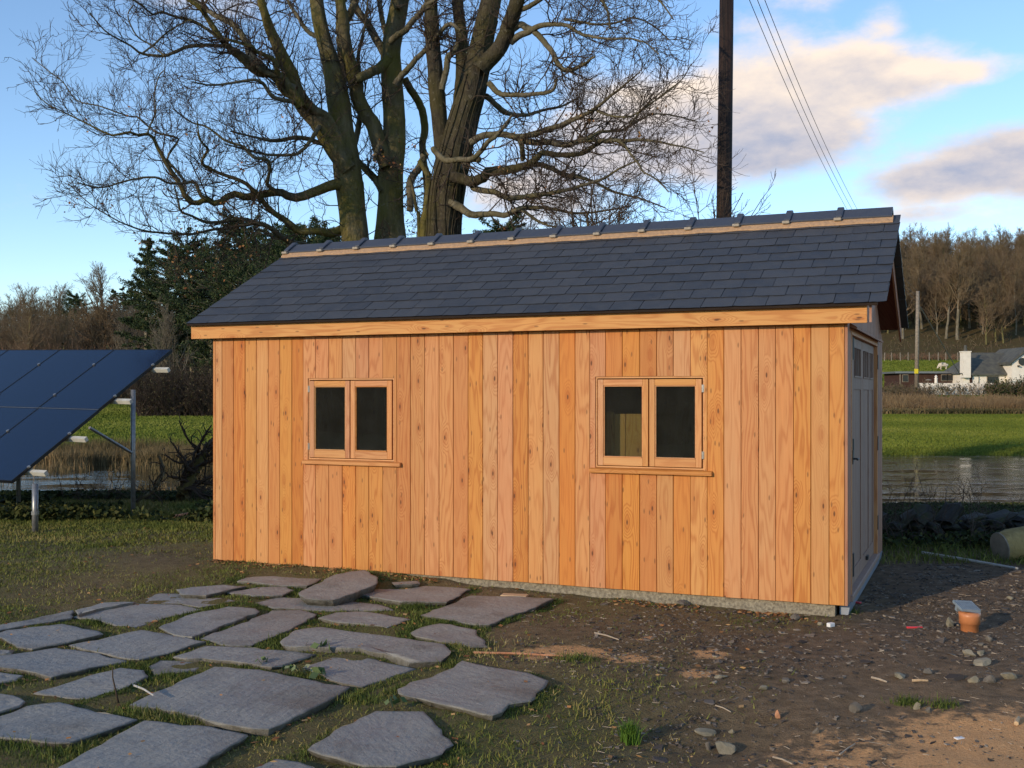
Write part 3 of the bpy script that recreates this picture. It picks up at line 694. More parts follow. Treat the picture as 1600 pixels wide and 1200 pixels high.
# ridge: mortar bed, angular tiles, lapping collars with mortar dabs
yr = W_ / 2; zr = ZR + .030
npts = 60
for sgn, nm in ((-1, 'front'), (1, 'rear')):
    vs = []; fs = []; nseg = 90
    for k in range(nseg + 1):
        xk = slate_x0 + .01 + (slate_x1 - slate_x0 - .02) * k / nseg; wob = .006 * math.sin(k * 1.3) + random.uniform(-.005, .005)
        for (dy, dn) in ((.150, .008), (.232 + wob, .010), (.232 + wob, .026), (.150, .050)):
            vs.append((xk, yr + sgn * dy * cr - 0, zr - .03 - dy * sr + dn * cr + .012))
    for k in range(nseg):
        for q in range(4): fs.append((k * 4 + q, k * 4 + (q + 1) % 4, k * 4 + 4 + (q + 1) % 4, k * 4 + 4 + q))
    fs += [(0, 1, 2, 3), tuple(nseg * 4 + q for q in range(4))]
    MB().add(vs, fs).build('mortar_bed', M['mortar'], shed)
def ang(w_, t_, lift, x0, x1):
    p = [(-w_ * cr, -w_ * sr), (0, 0.), (w_ * cr, -w_ * sr)]
    poly = [(p[0][0], p[0][1] + lift), (-.012, -.004 + lift + t_), (.012, -.004 + lift + t_), (p[2][0], p[2][1] + lift), (p[2][0] - .004, p[2][1] + lift - t_), (0, lift - t_ * .6), (p[0][0] + .004, p[0][1] + lift - t_)]
    return MB().prism(poly, x0, x1, 'x')
tlen = .4535; tm = ang(.188, .014, .040, 0, tlen - .003).mesh('ridge_tile', M['ridge'], bevel=.002)
cm = ang(.196, .018, .062, 0, .058).mesh('collar', M['ridge'], bevel=.006)
x = slate_x0 + .01; k = 0; xr = slate_x1 - .020
xs_ = []
while xr - tlen > slate_x0 - .2: xs_.append(xr - tlen); xr -= tlen
for i, x in enumerate(xs_):
    if x < slate_x0:
        wl = x + tlen - slate_x0 - .003; tmx = ang(.188, .014, .040, 0, wl).mesh('ridge_tile', M['ridge'], bevel=.002); xx = slate_x0
    else: tmx = tm; xx = x
    o = obj('ridge_tile', tmx, shed, (xx, yr, zr + random.uniform(-.003, .003)))
    if x > slate_x0:
        o.rotation_euler = (0, random.uniform(-.004, .004), 0)
        o2 = obj('collar', cm, o, (-.026, 0, 0.0))
        MB().box((-.038, -.196 * cr - .028, -.196 * sr + .018), (.026, -.196 * cr + .010, -.196 * sr + .044)).build('mortar_dab', M['clip'], o, bevel=.005)
# ------------------------------------------------------------ flagstones
SLABS = [
 [(-5,979),(82,960),(115,954),(112,966),(50,977),(17,983),(-5,987)],
 [(117,955),(160,943),(213,941),(208,943),(150,953),(122,962)],
 [(113,966),(150,955),(212,945),(283,946),(318,953),(270,963),(221,978),(210,981),(173,976),(148,970)],
 [(212,941),(250,928),(300,931),(358,937),(370,940),(313,950),(283,943)],
 [(-8,991),(10,986),(97,977),(155,987),(162,992),(107,1003),(50,1013),(27,1011),(8,1001),(-8,996)],
 [(107,1008),(222,984),(287,997),(322,1004),(277,1017),(217,1031),(200,1030),(140,1016)],
 [(248,980),(290,963),(357,949),(400,953),(406,957),(372,970),(300,996),(285,995),(262,988)],
 [(313,999),(377,975),(425,955),(470,954),(495,960),(472,975),(435,992),(392,1009),(360,1009)],
 [(-10,1014),(22,1017),(18,1021),(-10,1025)],
 [(-10,1028),(87,1012),(140,1020),(200,1033),(140,1045),(80,1060),(55,1052),(22,1047),(-10,1042)],
 [(-10,1051),(37,1057),(25,1064),(-10,1069)],
 [(52,1084),(100,1070),(150,1055),(188,1045),(225,1049),(232,1058),(200,1073),(140,1092),(115,1092)],
 [(231,1042),(250,1033),(305,1036),(315,1042),(305,1049),(240,1055)],
 [(270,1027),(322,1011),(383,1013),(450,1018),(493,1023),(455,1036),(425,1043),(360,1033),(315,1030),(290,1031)],
 [(-10,1084),(20,1087),(40,1097),(32,1104),(-10,1117)],
 [(-10,1121),(42,1106),(92,1099),(215,1126),(162,1145),(110,1163),(95,1164),(-10,1152)],
 [(75,1212),(140,1175),(225,1128),(330,1135),(388,1148),(345,1175),(290,1212)],
 [(202,1102),(240,1082),(335,1042),(405,1047),(475,1062),(547,1075),(512,1097),(475,1117),(420,1141),(398,1141),(340,1130),(290,1117),(245,1106)],
 [(437,1004),(460,987),(500,982),(575,992),(625,996),(695,1007),(705,1018),(690,1033),(640,1035),(612,1025),(560,1013),(500,1012),(445,1011)],
 [(641,988),(655,982),(687,975),(745,985),(762,1011),(735,1012),(700,1005),(650,996)],
 [(473,1042),(527,1024),(560,1024),(650,1046),(612,1059),(565,1077),(550,1074),(512,1062)],
 [(621,1079),(640,1068),(675,1059),(722,1034),(775,1045),(825,1053),(857,1064),(830,1096),(795,1101),(785,1113),(770,1119),(687,1100),(622,1084)],
 [(480,1174),(534,1137),(587,1112),(662,1111),(681,1134),(709,1162),(675,1184),(619,1198),(569,1198),(503,1182)],
 [(395,1201),(431,1185),(469,1191),(492,1201),(470,1212),(400,1212)],
 [(370,909),(390,900),(450,901),(505,907),(480,917),(430,915),(395,910)],
 [(275,921),(300,917),(350,914),(385,917),(352,924),(322,931),(285,930)],
 [(352,926),(410,918),(447,918),(460,923),(442,931),(395,932)],
 [(466,925),(525,902),(570,896),(591,906),(588,914),(550,926),(520,933),(475,932)],
 [(392,942),(440,934),(525,936),(595,945),(615,953),(570,954),(500,955),(425,952)],
 [(497,966),(525,958),(570,956),(642,969),(605,981),(575,977),(520,972)],
 [(562,930),(602,912),(640,912),(736,921),(698,942),(625,941),(590,936)],
 [(657,962),(735,932),(785,933),(866,936),(815,957),(765,976),(750,976),(682,966)],
 [(612,911),(655,908),(657,912),(616,915)],
 [(-40,1060),(-14,1058),(-14,1080),(-60,1078)],
]
patio = empty('patio', (0, 0, 0), kind='structure')
slab_polys = []
def slab(poly, th=.06, extra=0., tilt=None):
    c0 = np.mean([flat(px, py, .03)[:2] for px, py in poly], 0)
    z = g1(*c0) + .015 + extra
    pts = [flat(px, py, z) for px, py in poly]
    cx = sum(p.x for p in pts) / len(pts); cy = sum(p.y for p in pts) / len(pts)
    # refine the outline: split long edges and make them ragged
    out = []
    n = len(pts)
    for i in range(n):
        a, b = pts[i], pts[(i + 1) % n]; L = (b - a).length; k = max(1, int(L / .07)); nrm = Vector((-(b - a).y, (b - a).x, 0)).normalized()
        for q in range(k):
            t = q / k; p = a.lerp(b, t)
            if q: p = p + nrm * (random.gauss(0, .0045) + .008 * math.sin(t * 9 + i * 3))
            out.append((p.x, p.y))
    slab_polys.append(np.array(out))
    me_v = []; me_f = []; m = len(out)
    def pull(f): return [(cx + (x - cx) * f, cy + (y - cy) * f) for x, y in out]
    r_ = np.hypot(*(np.array(out) - (cx, cy)).T).mean()
    rings = [(1 - .05 / r_, -th), (1.0 - .016 / r_, -th * .45), (1.0, -.005), (1 - .0035 / r_, -.0008), (1 - .02 / r_, 0)]
    rings += [(1 - .2, 0), (.55, 0), (.28, 0)]
    seed = random.randint(0, 999)
    tx, ty = (random.gauss(0, .006), random.gauss(0, .006)) if tilt is None else tilt
    for f, h in rings:
        pp = np.array(pull(f))
        rel = fbm(pp[:, 0] * 3 + seed, pp[:, 1] * 5, seed, 4) - .5; lay_ = fbm(pp[:, 0] * 1.3 + pp[:, 1] * 1.1 + seed, pp[:, 0] * .8 - pp[:, 1] * 6, seed + 3, 2)
        zz = z + h + (rel * .014 + np.round(lay_ * 4) / 4 * .010) * (h > -.01) + (pp[:, 0] - cx) * tx + (pp[:, 1] - cy) * ty
        jit = np.array([random.gauss(0, .003) if -.05 < h < -.002 else 0 for _ in range(m)])
        me_v += [(x, y, q + j) for (x, y), q, j in zip(pp, zz, jit)]
    me_v.append((cx, cy, z))
    for r in range(len(rings) - 1): me_f += [(r * m + i, r * m + (i + 1) % m, (r + 1) * m + (i + 1) % m, (r + 1) * m + i) for i in range(m)]
    lr = len(rings) - 1; me_f += [(lr * m + i, lr * m + (i + 1) % m, len(me_v) - 1) for i in range(m)]
    mb = MB().add([(x - cx, y - cy, q - z) for x, y, q in me_v], me_f)
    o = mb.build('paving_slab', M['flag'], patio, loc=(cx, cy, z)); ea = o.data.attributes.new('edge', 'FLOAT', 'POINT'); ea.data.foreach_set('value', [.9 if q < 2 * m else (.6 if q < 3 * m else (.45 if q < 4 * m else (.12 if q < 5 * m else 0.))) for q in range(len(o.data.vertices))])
    o.data.polygons.foreach_set('use_smooth', [i >= 3 * m for i in range(len(o.data.polygons))])
    return o
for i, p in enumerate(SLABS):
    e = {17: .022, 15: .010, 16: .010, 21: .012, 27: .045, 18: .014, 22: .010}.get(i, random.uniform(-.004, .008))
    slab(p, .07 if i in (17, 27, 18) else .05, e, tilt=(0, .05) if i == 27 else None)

# ------------------------------------------------------------ solar array
AD = Vector((.47, 1, .684)).normalized(); AH = Vector((-1, .47, .016)).normalized(); AN = AH.cross(AD).normalized()
if AN.z < 0: AN = -AN
A0 = at(19, 752, 13.5)
ALEN = (at(269.5, 547, 16.04) - A0).length
pw = 1.13; pl_ = ALEN / 2
arr = empty('solar_array', (A0.x, A0.y, 0), 'tilted array of dark blue solar panels on galvanised posts', 'solar panels')
Minv = Matrix.Translation(-Vector((A0.x, A0.y, 0)))
def afr(u, v, n): return A0 + AH * u + AD * v + AN * n - Vector((A0.x, A0.y, 0))
R3 = Matrix((-AH, AD, AN)).transposed() if True else None
if R3.determinant() < 0: R3 = Matrix((AH, AD, AN)).transposed()
flipx = (R3.col[0] - AH).length > .5
eul = R3.to_euler()
pm = MB().box((.012, .012, .0), (pw - .022, pl_ - .022, .004)).mesh('glass', M['pv'])
fmb = MB()
for a, b in (((0, 0, -.035), (pw - .01, .012, .006)), ((0, pl_ - .022, -.035), (pw - .01, pl_ - .010, .006)), ((0, .0125, -.035), (.012, pl_ - .0225, .006)), ((pw - .022, .0125, -.035), (pw - .01, pl_ - .0225, .006))): fmb.box(a, b)
fm = fmb.mesh('solar_panel', M['frame_black'])
lm = MB().box((.014, pl_ / 2 - .003, .0045), (pw - .024, pl_ / 2 + .003, .0055)).mesh('seam', M['galv'])
for i in range(7):
    for j in range(2):
        u = i * pw
        p = afr(u + (pw if flipx else 0), j * pl_, 0)
        o = obj('solar_panel', fm, arr, p, eul); g_ = obj('panel_glass', pm, o)
        if j: obj('joint_strip', MB().box((.0, -.010, -.02), (pw - .01, -.001, .006)).mesh('joint_strip', M['galv']), o)
# purlins with pale ends that stick out past the last panel
for v in (.26, 1.02 , 1.95, 2.80):
    v = v / 3.3 * ALEN
    e = MB(); c_ = [(0, -.043), (0, -.098), (.055, -.098), (.055, -.043)]
    pts = [afr(-.27, v + a, b) for a, b in c_] + [afr(7 * pw, v + a, b) for a, b in c_]
    e.add(pts, [(0, 1, 2, 3), (7, 6, 5, 4), (0, 4, 5, 1), (1, 5, 6, 2), (2, 6, 7, 3), (3, 7, 4, 0)]); e.build('purlin', M['rail'], arr)
    for i in range(0, 8):
        cl_ = MB(); cc = afr(i * pw - (.01 if i == 0 else .0), v + .03, .004)
        cl_.tube([cc, cc + AN * .02], .022, 8); cl_.build('clamp', M['steel'], arr)
# frames: sloping rafter, posts and brace
def post(px, py, Y, v, r=.035):
    b = at(px, py, Y); b = Vector((b.x, b.y, g1(b.x, b.y) - .08)); o_ = Vector((A0.x, A0.y, 0))
    # top on the underside of the array
    d_ = b - A0; hgt = A0.z - (AN.x * d_.x + AN.y * d_.y) / AN.z - .075
    return b - o_, Vector((b.x, b.y, hgt)) - o_
for k in range(3):
    offs = AH * (k * 2.25)
    b1, t1 = post(55, 832, 13.45, .3); b2, t2 = post(208, 808, 15.25, 2.2)
    sh = Vector((offs.x, offs.y, 0))
    def gfix(b): w_ = b + Vector((A0.x, A0.y, 0)) + sh; return Vector((b.x + sh.x, b.y + sh.y, g1(w_.x, w_.y) - .08))
    o1 = MB().tube([gfix(b1), t1 + offs], .038, 12).build('post', M['galv'], arr, smooth=True)
    MB().tube([gfix(b2), t2 + offs], .032, 12).build('post', M['galv'], arr, smooth=True)
    s0, s1 = t1 + offs, t2 + offs
    dr = (s1 - s0); ro = AH * .45 + AN * .015;  MB().tube([s0 + ro + dr * .04, s1 + ro + dr * .12], .025, 6).build('rafter', M['galv'], arr)
    mid = b2.lerp(t2, .42) + offs; top = s0 + dr * .58 + AH * .1
    MB().tube([gfix(b2).lerp(t2 + offs, .52), top - Vector((0, 0, .02))], .022, 6).build('brace', M['galv'], arr)
    q = gfix(b1); MB().tube([q.lerp(t1 + offs, .44), q.lerp(t1 + offs, .50)], .046, 12).build('sleeve', M['galv'], arr)
    qq = gfix(b2); MB().box((qq.x - .11, qq.y - .11, qq.z + .085), (qq.x + .11, qq.y + .11, qq.z + .095)).build('foot_plate', M['galv'], arr)

# ------------------------------------------------------------ poles and cables
NP = at(1128.5, 340, 19.5); NPb = Vector((NP.x - .04, 19.5, g1(NP.x, 19.5) - .3))
tp = at(1134.5, 0, 19.5); dirp = (Vector((tp.x, 19.5, tp.z)) - Vector((NP.x, 19.5, NP.z))); ptop = Vector((NP.x, 19.5, NP.z)) + dirp * 1.45
npole = empty('utility_pole', (NPb.x, NPb.y, NPb.z), 'tall dark wooden utility pole rising behind the shed roof', 'utility pole')
MB().tube([Vector((0, 0, 0)), (ptop - NPb) * .5, ptop - NPb], [.150, .135, .120], 20).build('shaft', M['pole'], npole, smooth=True)
MB().tube([Vector((.135, -.03, 3.5)), (ptop - NPb) * .98 + Vector((.10, -.03, 0))], .012, 6).build('cable_guard', M['iron'], npole)
fb = at(1432, 597, 104); ft = at(1434, 455, 104)
fpole = empty('utility_pole', (fb.x, fb.y, fb.z - .5), 'pale far wooden utility pole standing in the hedge left of the white cottage', 'utility pole')
MB().tube([Vector((0, 0, 0)), ft - fb + Vector((0, 0, .5))], [.20, .15], 10).build('shaft', M['old_wood'], fpole, smooth=True)
yp = at(1431.5, 580, 103.7) - Vector((fb.x, fb.y, fb.z - .5)); MB().box((yp.x - .20, yp.y - .12, yp.z - .22), (yp.x + .16, yp.y - .06, yp.z + .22)).build('warning_plate', M['yellow'], fpole)
def cable(a, b, sag, r, name, label, n=40, grp=None):
    pts = [a.lerp(b, t) - Vector((0, 0, 4 * sag * t * (1 - t))) for t in np.linspace(0, 1, n)]
    mb = MB(); mb.tube([p - a for p in pts], r, 5); o = mb.build(name, M['wire'], None, loc=a)
    return tag(o, label, 'cable', grp)
tops = [ptop + Vector((dx_, 0, dz_)) for dx_, dz_ in ((.02, -.40), (.20, -.05), (.38, -.05))]
tops = [at(1153, -60, 19.5), at(1163, -60, 19.5), at(1172, -60, 19.5)]
for i, (tp_, e_) in enumerate(zip(tops, (Vector((-.15, 0, -.9)), Vector((0, 0, -.5)), Vector((.15, 0, -.1))))):
    a_ = ptop + Vector((.14 + i * .03, -.05, -.35 + .1 * i))
    tgt = at(*[(1170, 0), (1182.5, 0), (1194, 0)][i], 24.0)
    tgt2 = at(*[(1303, 332), (1310.5, 332), (1319, 332)][i], 52.0)
    # one span with sag, leaving the near pole and passing in front of the hill to the far one
    a_ = Vector((ptop.x + .12, ptop.y, ptop.z)) ; b_ = ft + e_
    pts = []
    v0 = tgt + (tgt - tgt2) * .16
    for t in np.linspace(0, 1, 50):
        p = v0 * (1 - t) ** 3 + 3 * (v0.lerp(tgt2, .6)) * (1 - t) ** 2 * t + 3 * (tgt2.lerp(b_, .25) - Vector((0, 0, .8))) * (1 - t) * t * t + b_ * t ** 3
        pts.append(p)
    mb = MB(); mb.tube([p - v0 for p in pts], .0085, 5)
    tag(mb.build('overhead_cable', M['wire'], None, loc=v0), ['leftmost of the three thin black cables slanting down the sky', 'middle one of the three thin black cables slanting down the sky', 'rightmost of the three thin black cables slanting down the sky'][i], 'cable', 'overhead cables')
sa, sb = at(1438, 480, 104.3), at(1463, 545, 112)
mb = MB(); e_ = at(1500, 585, 121); mb.tube([Vector((0, 0, 0)), e_ - sa], .05, 5)
tag(mb.build('stay_wire', M['old_wood'], None, loc=sa), 'pale stay line running from the far pole down to the cottage', 'cable')

# ------------------------------------------------------------ far buildings
cb = at(1504, 612, 124); cottage = empty('cottage', (cb.x, cb.y, 0), 'white rendered cottage with slate roof and a square chimney', 'house')
def cw(px, py, Y=124.): return at(px, py, Y) - Vector((cb.x, cb.y, 0))
z0c = 1.0
def bxp(mb, px0, px1, py0, py1, Y, dep):   # a box whose front face spans these image columns at distance Y
    a, b = cw(px0, py1, Y), cw(px1, py0, Y); return mb.box((a.x, a.y, a.z), (b.x, a.y + dep, b.z))
bxp(MB(), 1505, 1580, 584, 622, 124, 6).build('wall', M['cream_wall'], cottage)
# main roof
e0, e1, r0, r1 = cw(1503, 584, 123.6), cw(1583, 584, 123.6), cw(1519, 551, 127), cw(1602, 551, 127)
th = Vector((0, .05, .2))
bk0, bk1 = Vector((e0.x, e0.y + 6.8, e0.z)), Vector((e1.x, e1.y + 6.8, e1.z))
MB().add([e0, e1, r1, r0, bk0, bk1, e0 - Vector((0, 0, .18)), e1 - Vector((0, 0, .18))], [(0, 1, 2, 3), (3, 2, 5, 4), (0, 3, 4), (1, 5, 2), (0, 6, 7, 1)]).build('roof', M['far_slate'], cottage)
# right-hand gable wing
g0 = cw(1581, 622, 122.5); g1_, g2_ = cw(1581, 568, 122.5), cw(1606, 548, 122.5)
gw = MB(); xr_ = cw(1632, 622, 122.5).x
gw.add([(g0.x, g0.y, g0.z), (xr_, g0.y, g0.z), (xr_, g0.y, g1_.z), (g2_.x, g0.y, g2_.z), (g0.x, g0.y, g1_.z), (g0.x, g0.y + 7, g0.z), (xr_, g0.y + 7, g0.z), (xr_, g0.y + 7, g1_.z), (g2_.x, g0.y + 7, g2_.z), (g0.x, g0.y + 7, g1_.z)],
       [(0, 1, 2, 3, 4), (9, 8, 7, 6, 5), (0, 4, 9, 5), (1, 6, 7, 2), (0, 5, 6, 1), (4, 3, 8, 9), (3, 2, 7, 8)]); gw.build('gable_wing', M['cream_wall'], cottage)
rf = MB(); gl = Vector((g0.x - .35, g0.y - .3, g1_.z - .12)); ga = Vector((g2_.x, g0.y - .3, g2_.z + .16)); gr = Vector((xr_ + .3, g0.y - .3, g1_.z - .1)); B_ = Vector((0, 7.4, 0)); u_ = Vector((0, 0, .28))
rf.add([gl, ga, ga + B_, gl + B_, gl + u_, ga + u_, ga + B_ + u_, gl + B_ + u_, gr, gr + B_, gr + u_, gr + B_ + u_], [(0, 1, 2, 3), (4, 7, 6, 5), (0, 4, 5, 1), (0, 3, 7, 4), (1, 8, 9, 2), (5, 6, 11, 10), (1, 5, 10, 8), (8, 10, 11, 9), (3, 2, 6, 7), (2, 9, 11, 6)])
rf.build('wing_roof', M['far_slate'], cottage)
a, b = cw(1505.5, 590, 123.4), cw(1517, 550, 123.4)
chm = MB().box((a.x, a.y, a.z), (b.x, a.y + 1.0, b.z)).build('chimney', M['cream_wall'], cottage)
c_ = Vector(((a.x + b.x) / 2, a.y + .5, b.z)); MB().tube([c_, c_ + Vector((0, 0, .25)), c_ + Vector((0, 0, .8))], [.22, .17, .13], 10).build('chimney_pot', M['far_slate'], chm)
MB().box((a.x - .06, a.y - .06, b.z), (b.x + .06, a.y + 1.06, b.z + .1)).build('chimney_cap', M['cream_wall'], chm)
wn_ = bxp(MB(), 1543, 1560, 588.5, 601, 123.93, .08).build('window', M['far_glass'], cottage)
for (q0, q1, w0, w1) in ((1542.3, 1543, 587.8, 601.6), (1560, 1560.7, 587.8, 601.6)): bxp(MB(), q0, q1, w0, w1, 123.9, .1).build('window_frame', M['old_wood'], wn_)
bxp(MB(), 1542.3, 1560.7, 587.6, 588.5, 123.9, .1).build('lintel', M['old_wood'], wn_)
bxp(MB(), 1515.5, 1519.5, 586, 600, 123.93, .08).build('doorway', M['cabin'], cottage)
bxp(MB(), 1529.3, 1530, 584, 604, 123.9, .07).build('downpipe', M['galv'], cottage)
a = cw(1597, 565, 122.4); MB().tube([a, a + Vector((0, -.12, 0))], [.42, .42], 14).build('round_window', M['far_glass'], cottage)
a = cw(1591, 572, 122.4); MB().tube([a, a + Vector((0, -.3, 0))], [.12, .08], 8).build('wall_lamp', M['iron'], cottage)
kb = at(1403, 606, 127); cab = empty('cabin', (kb.x, kb.y, 0), 'long low dark brown cabin with a flat grey roof beside the cottage', 'cabin')
def kw(px, py, Y): return at(px, py, Y) - Vector((kb.x, kb.y, 0))
def bxk(px0, px1, py0, py1, Y, dep): a, b = kw(px0, py1, Y), kw(px1, py0, Y); return MB().box((a.x, a.y, a.z), (b.x, a.y + dep, b.z))
bxk(1404.5, 1508, 583.5, 612, 127, 5).build('wall', M['cabin'], cab)
bxk(1399, 1507, 580.3, 583.3, 126.6, 5.8).build('roof', M['galv'], cab)
for (a0, a1, b0, b1) in ((1411, 1418.5, 586, 596), (1471.5, 1480, 586, 594.5), (1481, 1489.5, 586, 594.5)):
    f_ = bxk(a0 - 1, a1 + 1, b0 - 1, b1 + 1, 126.93, .1).build('window', M['old_wood'], cab); bxk(a0, a1, b0, b1, 126.88, .08).build('pane', M['far_glass'], f_)
bxk(1406, 1407.3, 583.5, 600, 126.9, .1).build('downpipe', M['old_wood'], cab)
# low white garden wall in front
wb = at(1436, 625, 117); gwall = MB(); a = at(1435, 618, 117) ; b = at(1552, 598.5, 117); gwall.box((a.x - wb.x, 0, a.z - wb.z - 1.2), (b.x - wb.x, .3, b.z - wb.z))
tag(gwall.build('garden_wall', M['cream_wall'], None, loc=(wb.x, wb.y, wb.z)), 'low white rendered garden wall in front of the brown cabin', 'wall')
# garden ornament shaped like a lighthouse, round bird table
p_ = at(1462.5, 600, 119.5); lh = MB(); lh.tube([(0, 0, -.4), (0, 0, .55), (0, 0, .56), (0, 0, .62), (0, 0, .63), (0, 0, .8), (0, 0, .81), (0, 0, 1.0)], [.20, .15, .20, .20, .12, .12, .17, .01], 14)
tag(lh.build('garden_ornament', M['cream_wall'], None, loc=p_), 'small white tower-shaped garden ornament in front of the cabin', 'ornament')
p_ = at(1450, 600, 119.5); bt = MB(); bt.tube([(0, 0, -.6), (0, 0, .38)], .04, 8); bt.tube([(0, 0, .39), (0, 0, .45), (0, 0, .55)], [.38, .38, .05], 14)
tag(bt.build('bird_table', M['old_wood'], None, loc=p_), 'round-topped bird table in front of the brown cabin', 'bird table')
# sheep: one continuous woolly body
def sheep_mesh():
    me = bpy.data.meshes.new('sheep'); P = [(0, 0, .62), (.28, 0, .66), (.46, 0, .66), (.58, 0, .50), (.70, 0, .30), (.78, 0, .18), (-.3, 0, .66), (-.48, 0, .60), (-.55, 0, .42)]
    E_ = [(0, 1), (1, 2), (2, 3), (3, 4), (4, 5), (0, 6), (6, 7), (7, 8)]; R_ = [.27, .26, .20, .13, .10, .05, .27, .20, .04]
    for sx in (.32, -.34):
        for sy in (.12, -.12):
            k = len(P); P += [(sx, sy, .45), (sx + .02, sy, .22), (sx, sy, 0)]; R_ += [.10, .045, .04]; E_ += [(1 if sx > 0 else 6, k), (k, k + 1), (k + 1, k + 2)]
    for sy in (.10, -.10): k = len(P); P += [(.60, sy, .48)]; R_ += [.03]; E_ += [(3, k)]
    me.from_pydata(P, E_, []); o = obj('sheep', me); sk = o.modifiers.new('s', 'SKIN'); o.modifiers.new('d', 'SUBSURF').levels = 1
    for v, r in zip(me.skin_vertices[0].data, R_): v.radius = (r, r)
    me.skin_vertices[0].data[0].use_root = True
    dg = bpy.context.evaluated_depsgraph_get(); m2 = bpy.data.meshes.new_from_object(o.evaluated_get(dg)); m2.name = 'sheep'; bpy.data.objects.remove(o)
    m2.materials.clear(); m2.materials.append(M['wool']); m2.polygons.foreach_set('use_smooth', [True] * len(m2.polygons)); return m2
sp = at(1474, 574, 166); sp.z = g1(sp.x, sp.y)
sh_ = obj('sheep', sheep_mesh(), None, sp, (0, 0, math.pi), 1.25); tag(sh_, 'cream sheep grazing in the green field beyond the cabin', 'sheep')
# field fence under the wood
for k, px in enumerate([1382, 1393, 1407, 1419, 1435, 1452, 1466, 1478, 1497, 1384.5]):
    Y = 186. if k < 9 else 140.
    x_ = (px - 800) * Y / F; z_ = g1(x_, Y); hh = 1.5 if k < 9 else 1.3
    if k == 9: px = 1384
    mb = MB().tube([(0, 0, -.3), (random.uniform(-.05, .05), 0, hh)], [.09, .08], 6)
    tag(mb.build('fence_post', M['old_wood'], None, loc=(x_, Y, z_)), ['pale wooden field fence post nearest the shed, under the hillside wood', 'second fence post from the shed along the foot of the hillside wood', 'third fence post from the shed along the foot of the hillside wood', 'fourth fence post from the shed, left of the far utility pole', 'fence post just right of the far utility pole under the wood', 'second fence post right of the far utility pole under the wood', 'fence post above the grazing sheep, under the wood', 'fence post right of the grazing sheep, under the wood', 'fence post just left of the cottage chimney, under the wood', 'lone fence post in the green field left of the cabin'][k], 'fence post', 'posts of the field fence' if k < 9 else None)

# ------------------------------------------------------------ things lying on the soil
def onground(px, py, it=6):
    z = 0.
    for _ in range(it): p = flat(px, py, z); z = g1(p.x, p.y)
    return Vector((p.x, p.y, z))
gp = onground(1515, 986); s_ = gp.y / F     # metres per pixel there
gully = empty('gully_pipe', gp, 'upright orange plastic drain pipe with a tilted grey grate', 'drain pipe')
MB().tube([(0, 0, -.1), (0, 0, .055), (0, 0, .0555), (0, 0, .11), (0, 0, .135), (0, 0, .136), (0, 0, .1), (0, 0, -.05)], [.062, .062, .073, .073, .077, .066, .064, .055], 28, caps=False).build('pipe', M['terracotta'], gully, smooth=True)
gr = MB(); n_ = 9
fr_w = .062
for i in range(n_):
    x_ = -fr_w + 2 * fr_w * i / (n_ - 1); gr.box((x_ - .005, -fr_w, -.004), (x_ + .005, fr_w, .008))
grate = gr.build('grate', M['grate'], gully, loc=(-.01, .03, .175), rot=(math.radians(16), math.radians(4), .1)); grate['kind'] = 'stuff'
fr = MB()
for a, b in (((-.072, -.072, -.009), (.072, -.064, .010)), ((-.072, .064, -.009), (.072, .072, .010)), ((-.072, -.0638, -.009), (-.068, .0638, .010)), ((.068, -.0638, -.009), (.072, .0638, .010))): fr.box(a, b)
fr.box((-.05, .03, -.06), (.05, .06, -.0095))
fr.build('grate_frame', M['grate'], gully, loc=(-.01, .03, .175), rot=(math.radians(16), math.radians(4), .1))
def rock_mesh(seed, sx, sy, sz, sub=2, rough=.35):
    bm = bmesh.new(); bmesh.ops.create_icosphere(bm, subdivisions=sub, radius=1)
    r_ = random.Random(seed); planes = [(Vector((r_.gauss(0, 1), r_.gauss(0, 1), r_.gauss(0, 1))).normalized(), r_.uniform(.42, .80)) for _ in range(14)]
    for v in bm.verts:
        for n_, d_ in planes:
            k = v.co.dot(n_) - d_
            if k > 0: v.co -= n_ * k
        v.co *= 1 + r_.uniform(-.05, .05) * rough
        v.co.x *= sx; v.co.y *= sy; v.co.z *= sz
    me = bpy.data.meshes.new('stone'); bm.to_mesh(me); bm.free(); return me
def stone(px, py, wpx, hpx, mt, label, cat='stone', rz=0, grp=None, deep=.8):
    p = onground(px, py); s_ = p.y / F; me = rock_mesh(int(px * 7 + py), wpx * s_ / 2, wpx * s_ / 2 * deep, hpx * s_ * .62); me.materials.append(M[mt])
    o = obj('stone', me, None, p + Vector((0, 0, hpx * s_ * .25)), (random.uniform(-.15, .15), random.uniform(-.15, .15), rz)); return tag(o, label, cat, grp)
G = 'loose stones on the bare soil'
ST_ = [(1107, 1136 + 0, 0, 0)]
stone(1131, 1176, 42, 24, 'rock_pale', 'largest yellowish lichened stone at the bottom of the bare soil', rz=.3, grp=G)
stone(1106, 1172, 13, 22, 'rock', 'small upright brown stone touching the left of the yellowish lichened stone', grp=G)
stone(1100, 1146, 40, 12, 'rock_pale', 'flat whitish stone just behind the yellowish lichened stone', grp=G)
stone(1143, 1146, 14, 9, 'rock_pale', 'small buff stone behind and right of the yellowish lichened stone', grp=G)
stone(1336, 1112, 27, 24, 'rock', 'grey pointed stone standing alone at the edge of the sawdust', rz=.5, grp=G)
stone(1276, 1147, 15, 14, 'rock', 'small rounded grey stone between the brick lump and the grey pointed stone', grp=G)
stone(1214, 1122, 12, 18, 'brick', 'small orange broken brick lump on the bare soil', 'brick', grp=G)
stone(1405, 1058, 32, 13, 'rock_pale', 'long buff stone lying in line below the red plastic strip', rz=.2, grp=G)
stone(1450, 1053, 22, 12, 'rock', 'dull brown flat stone right of the long buff stone', grp=G)
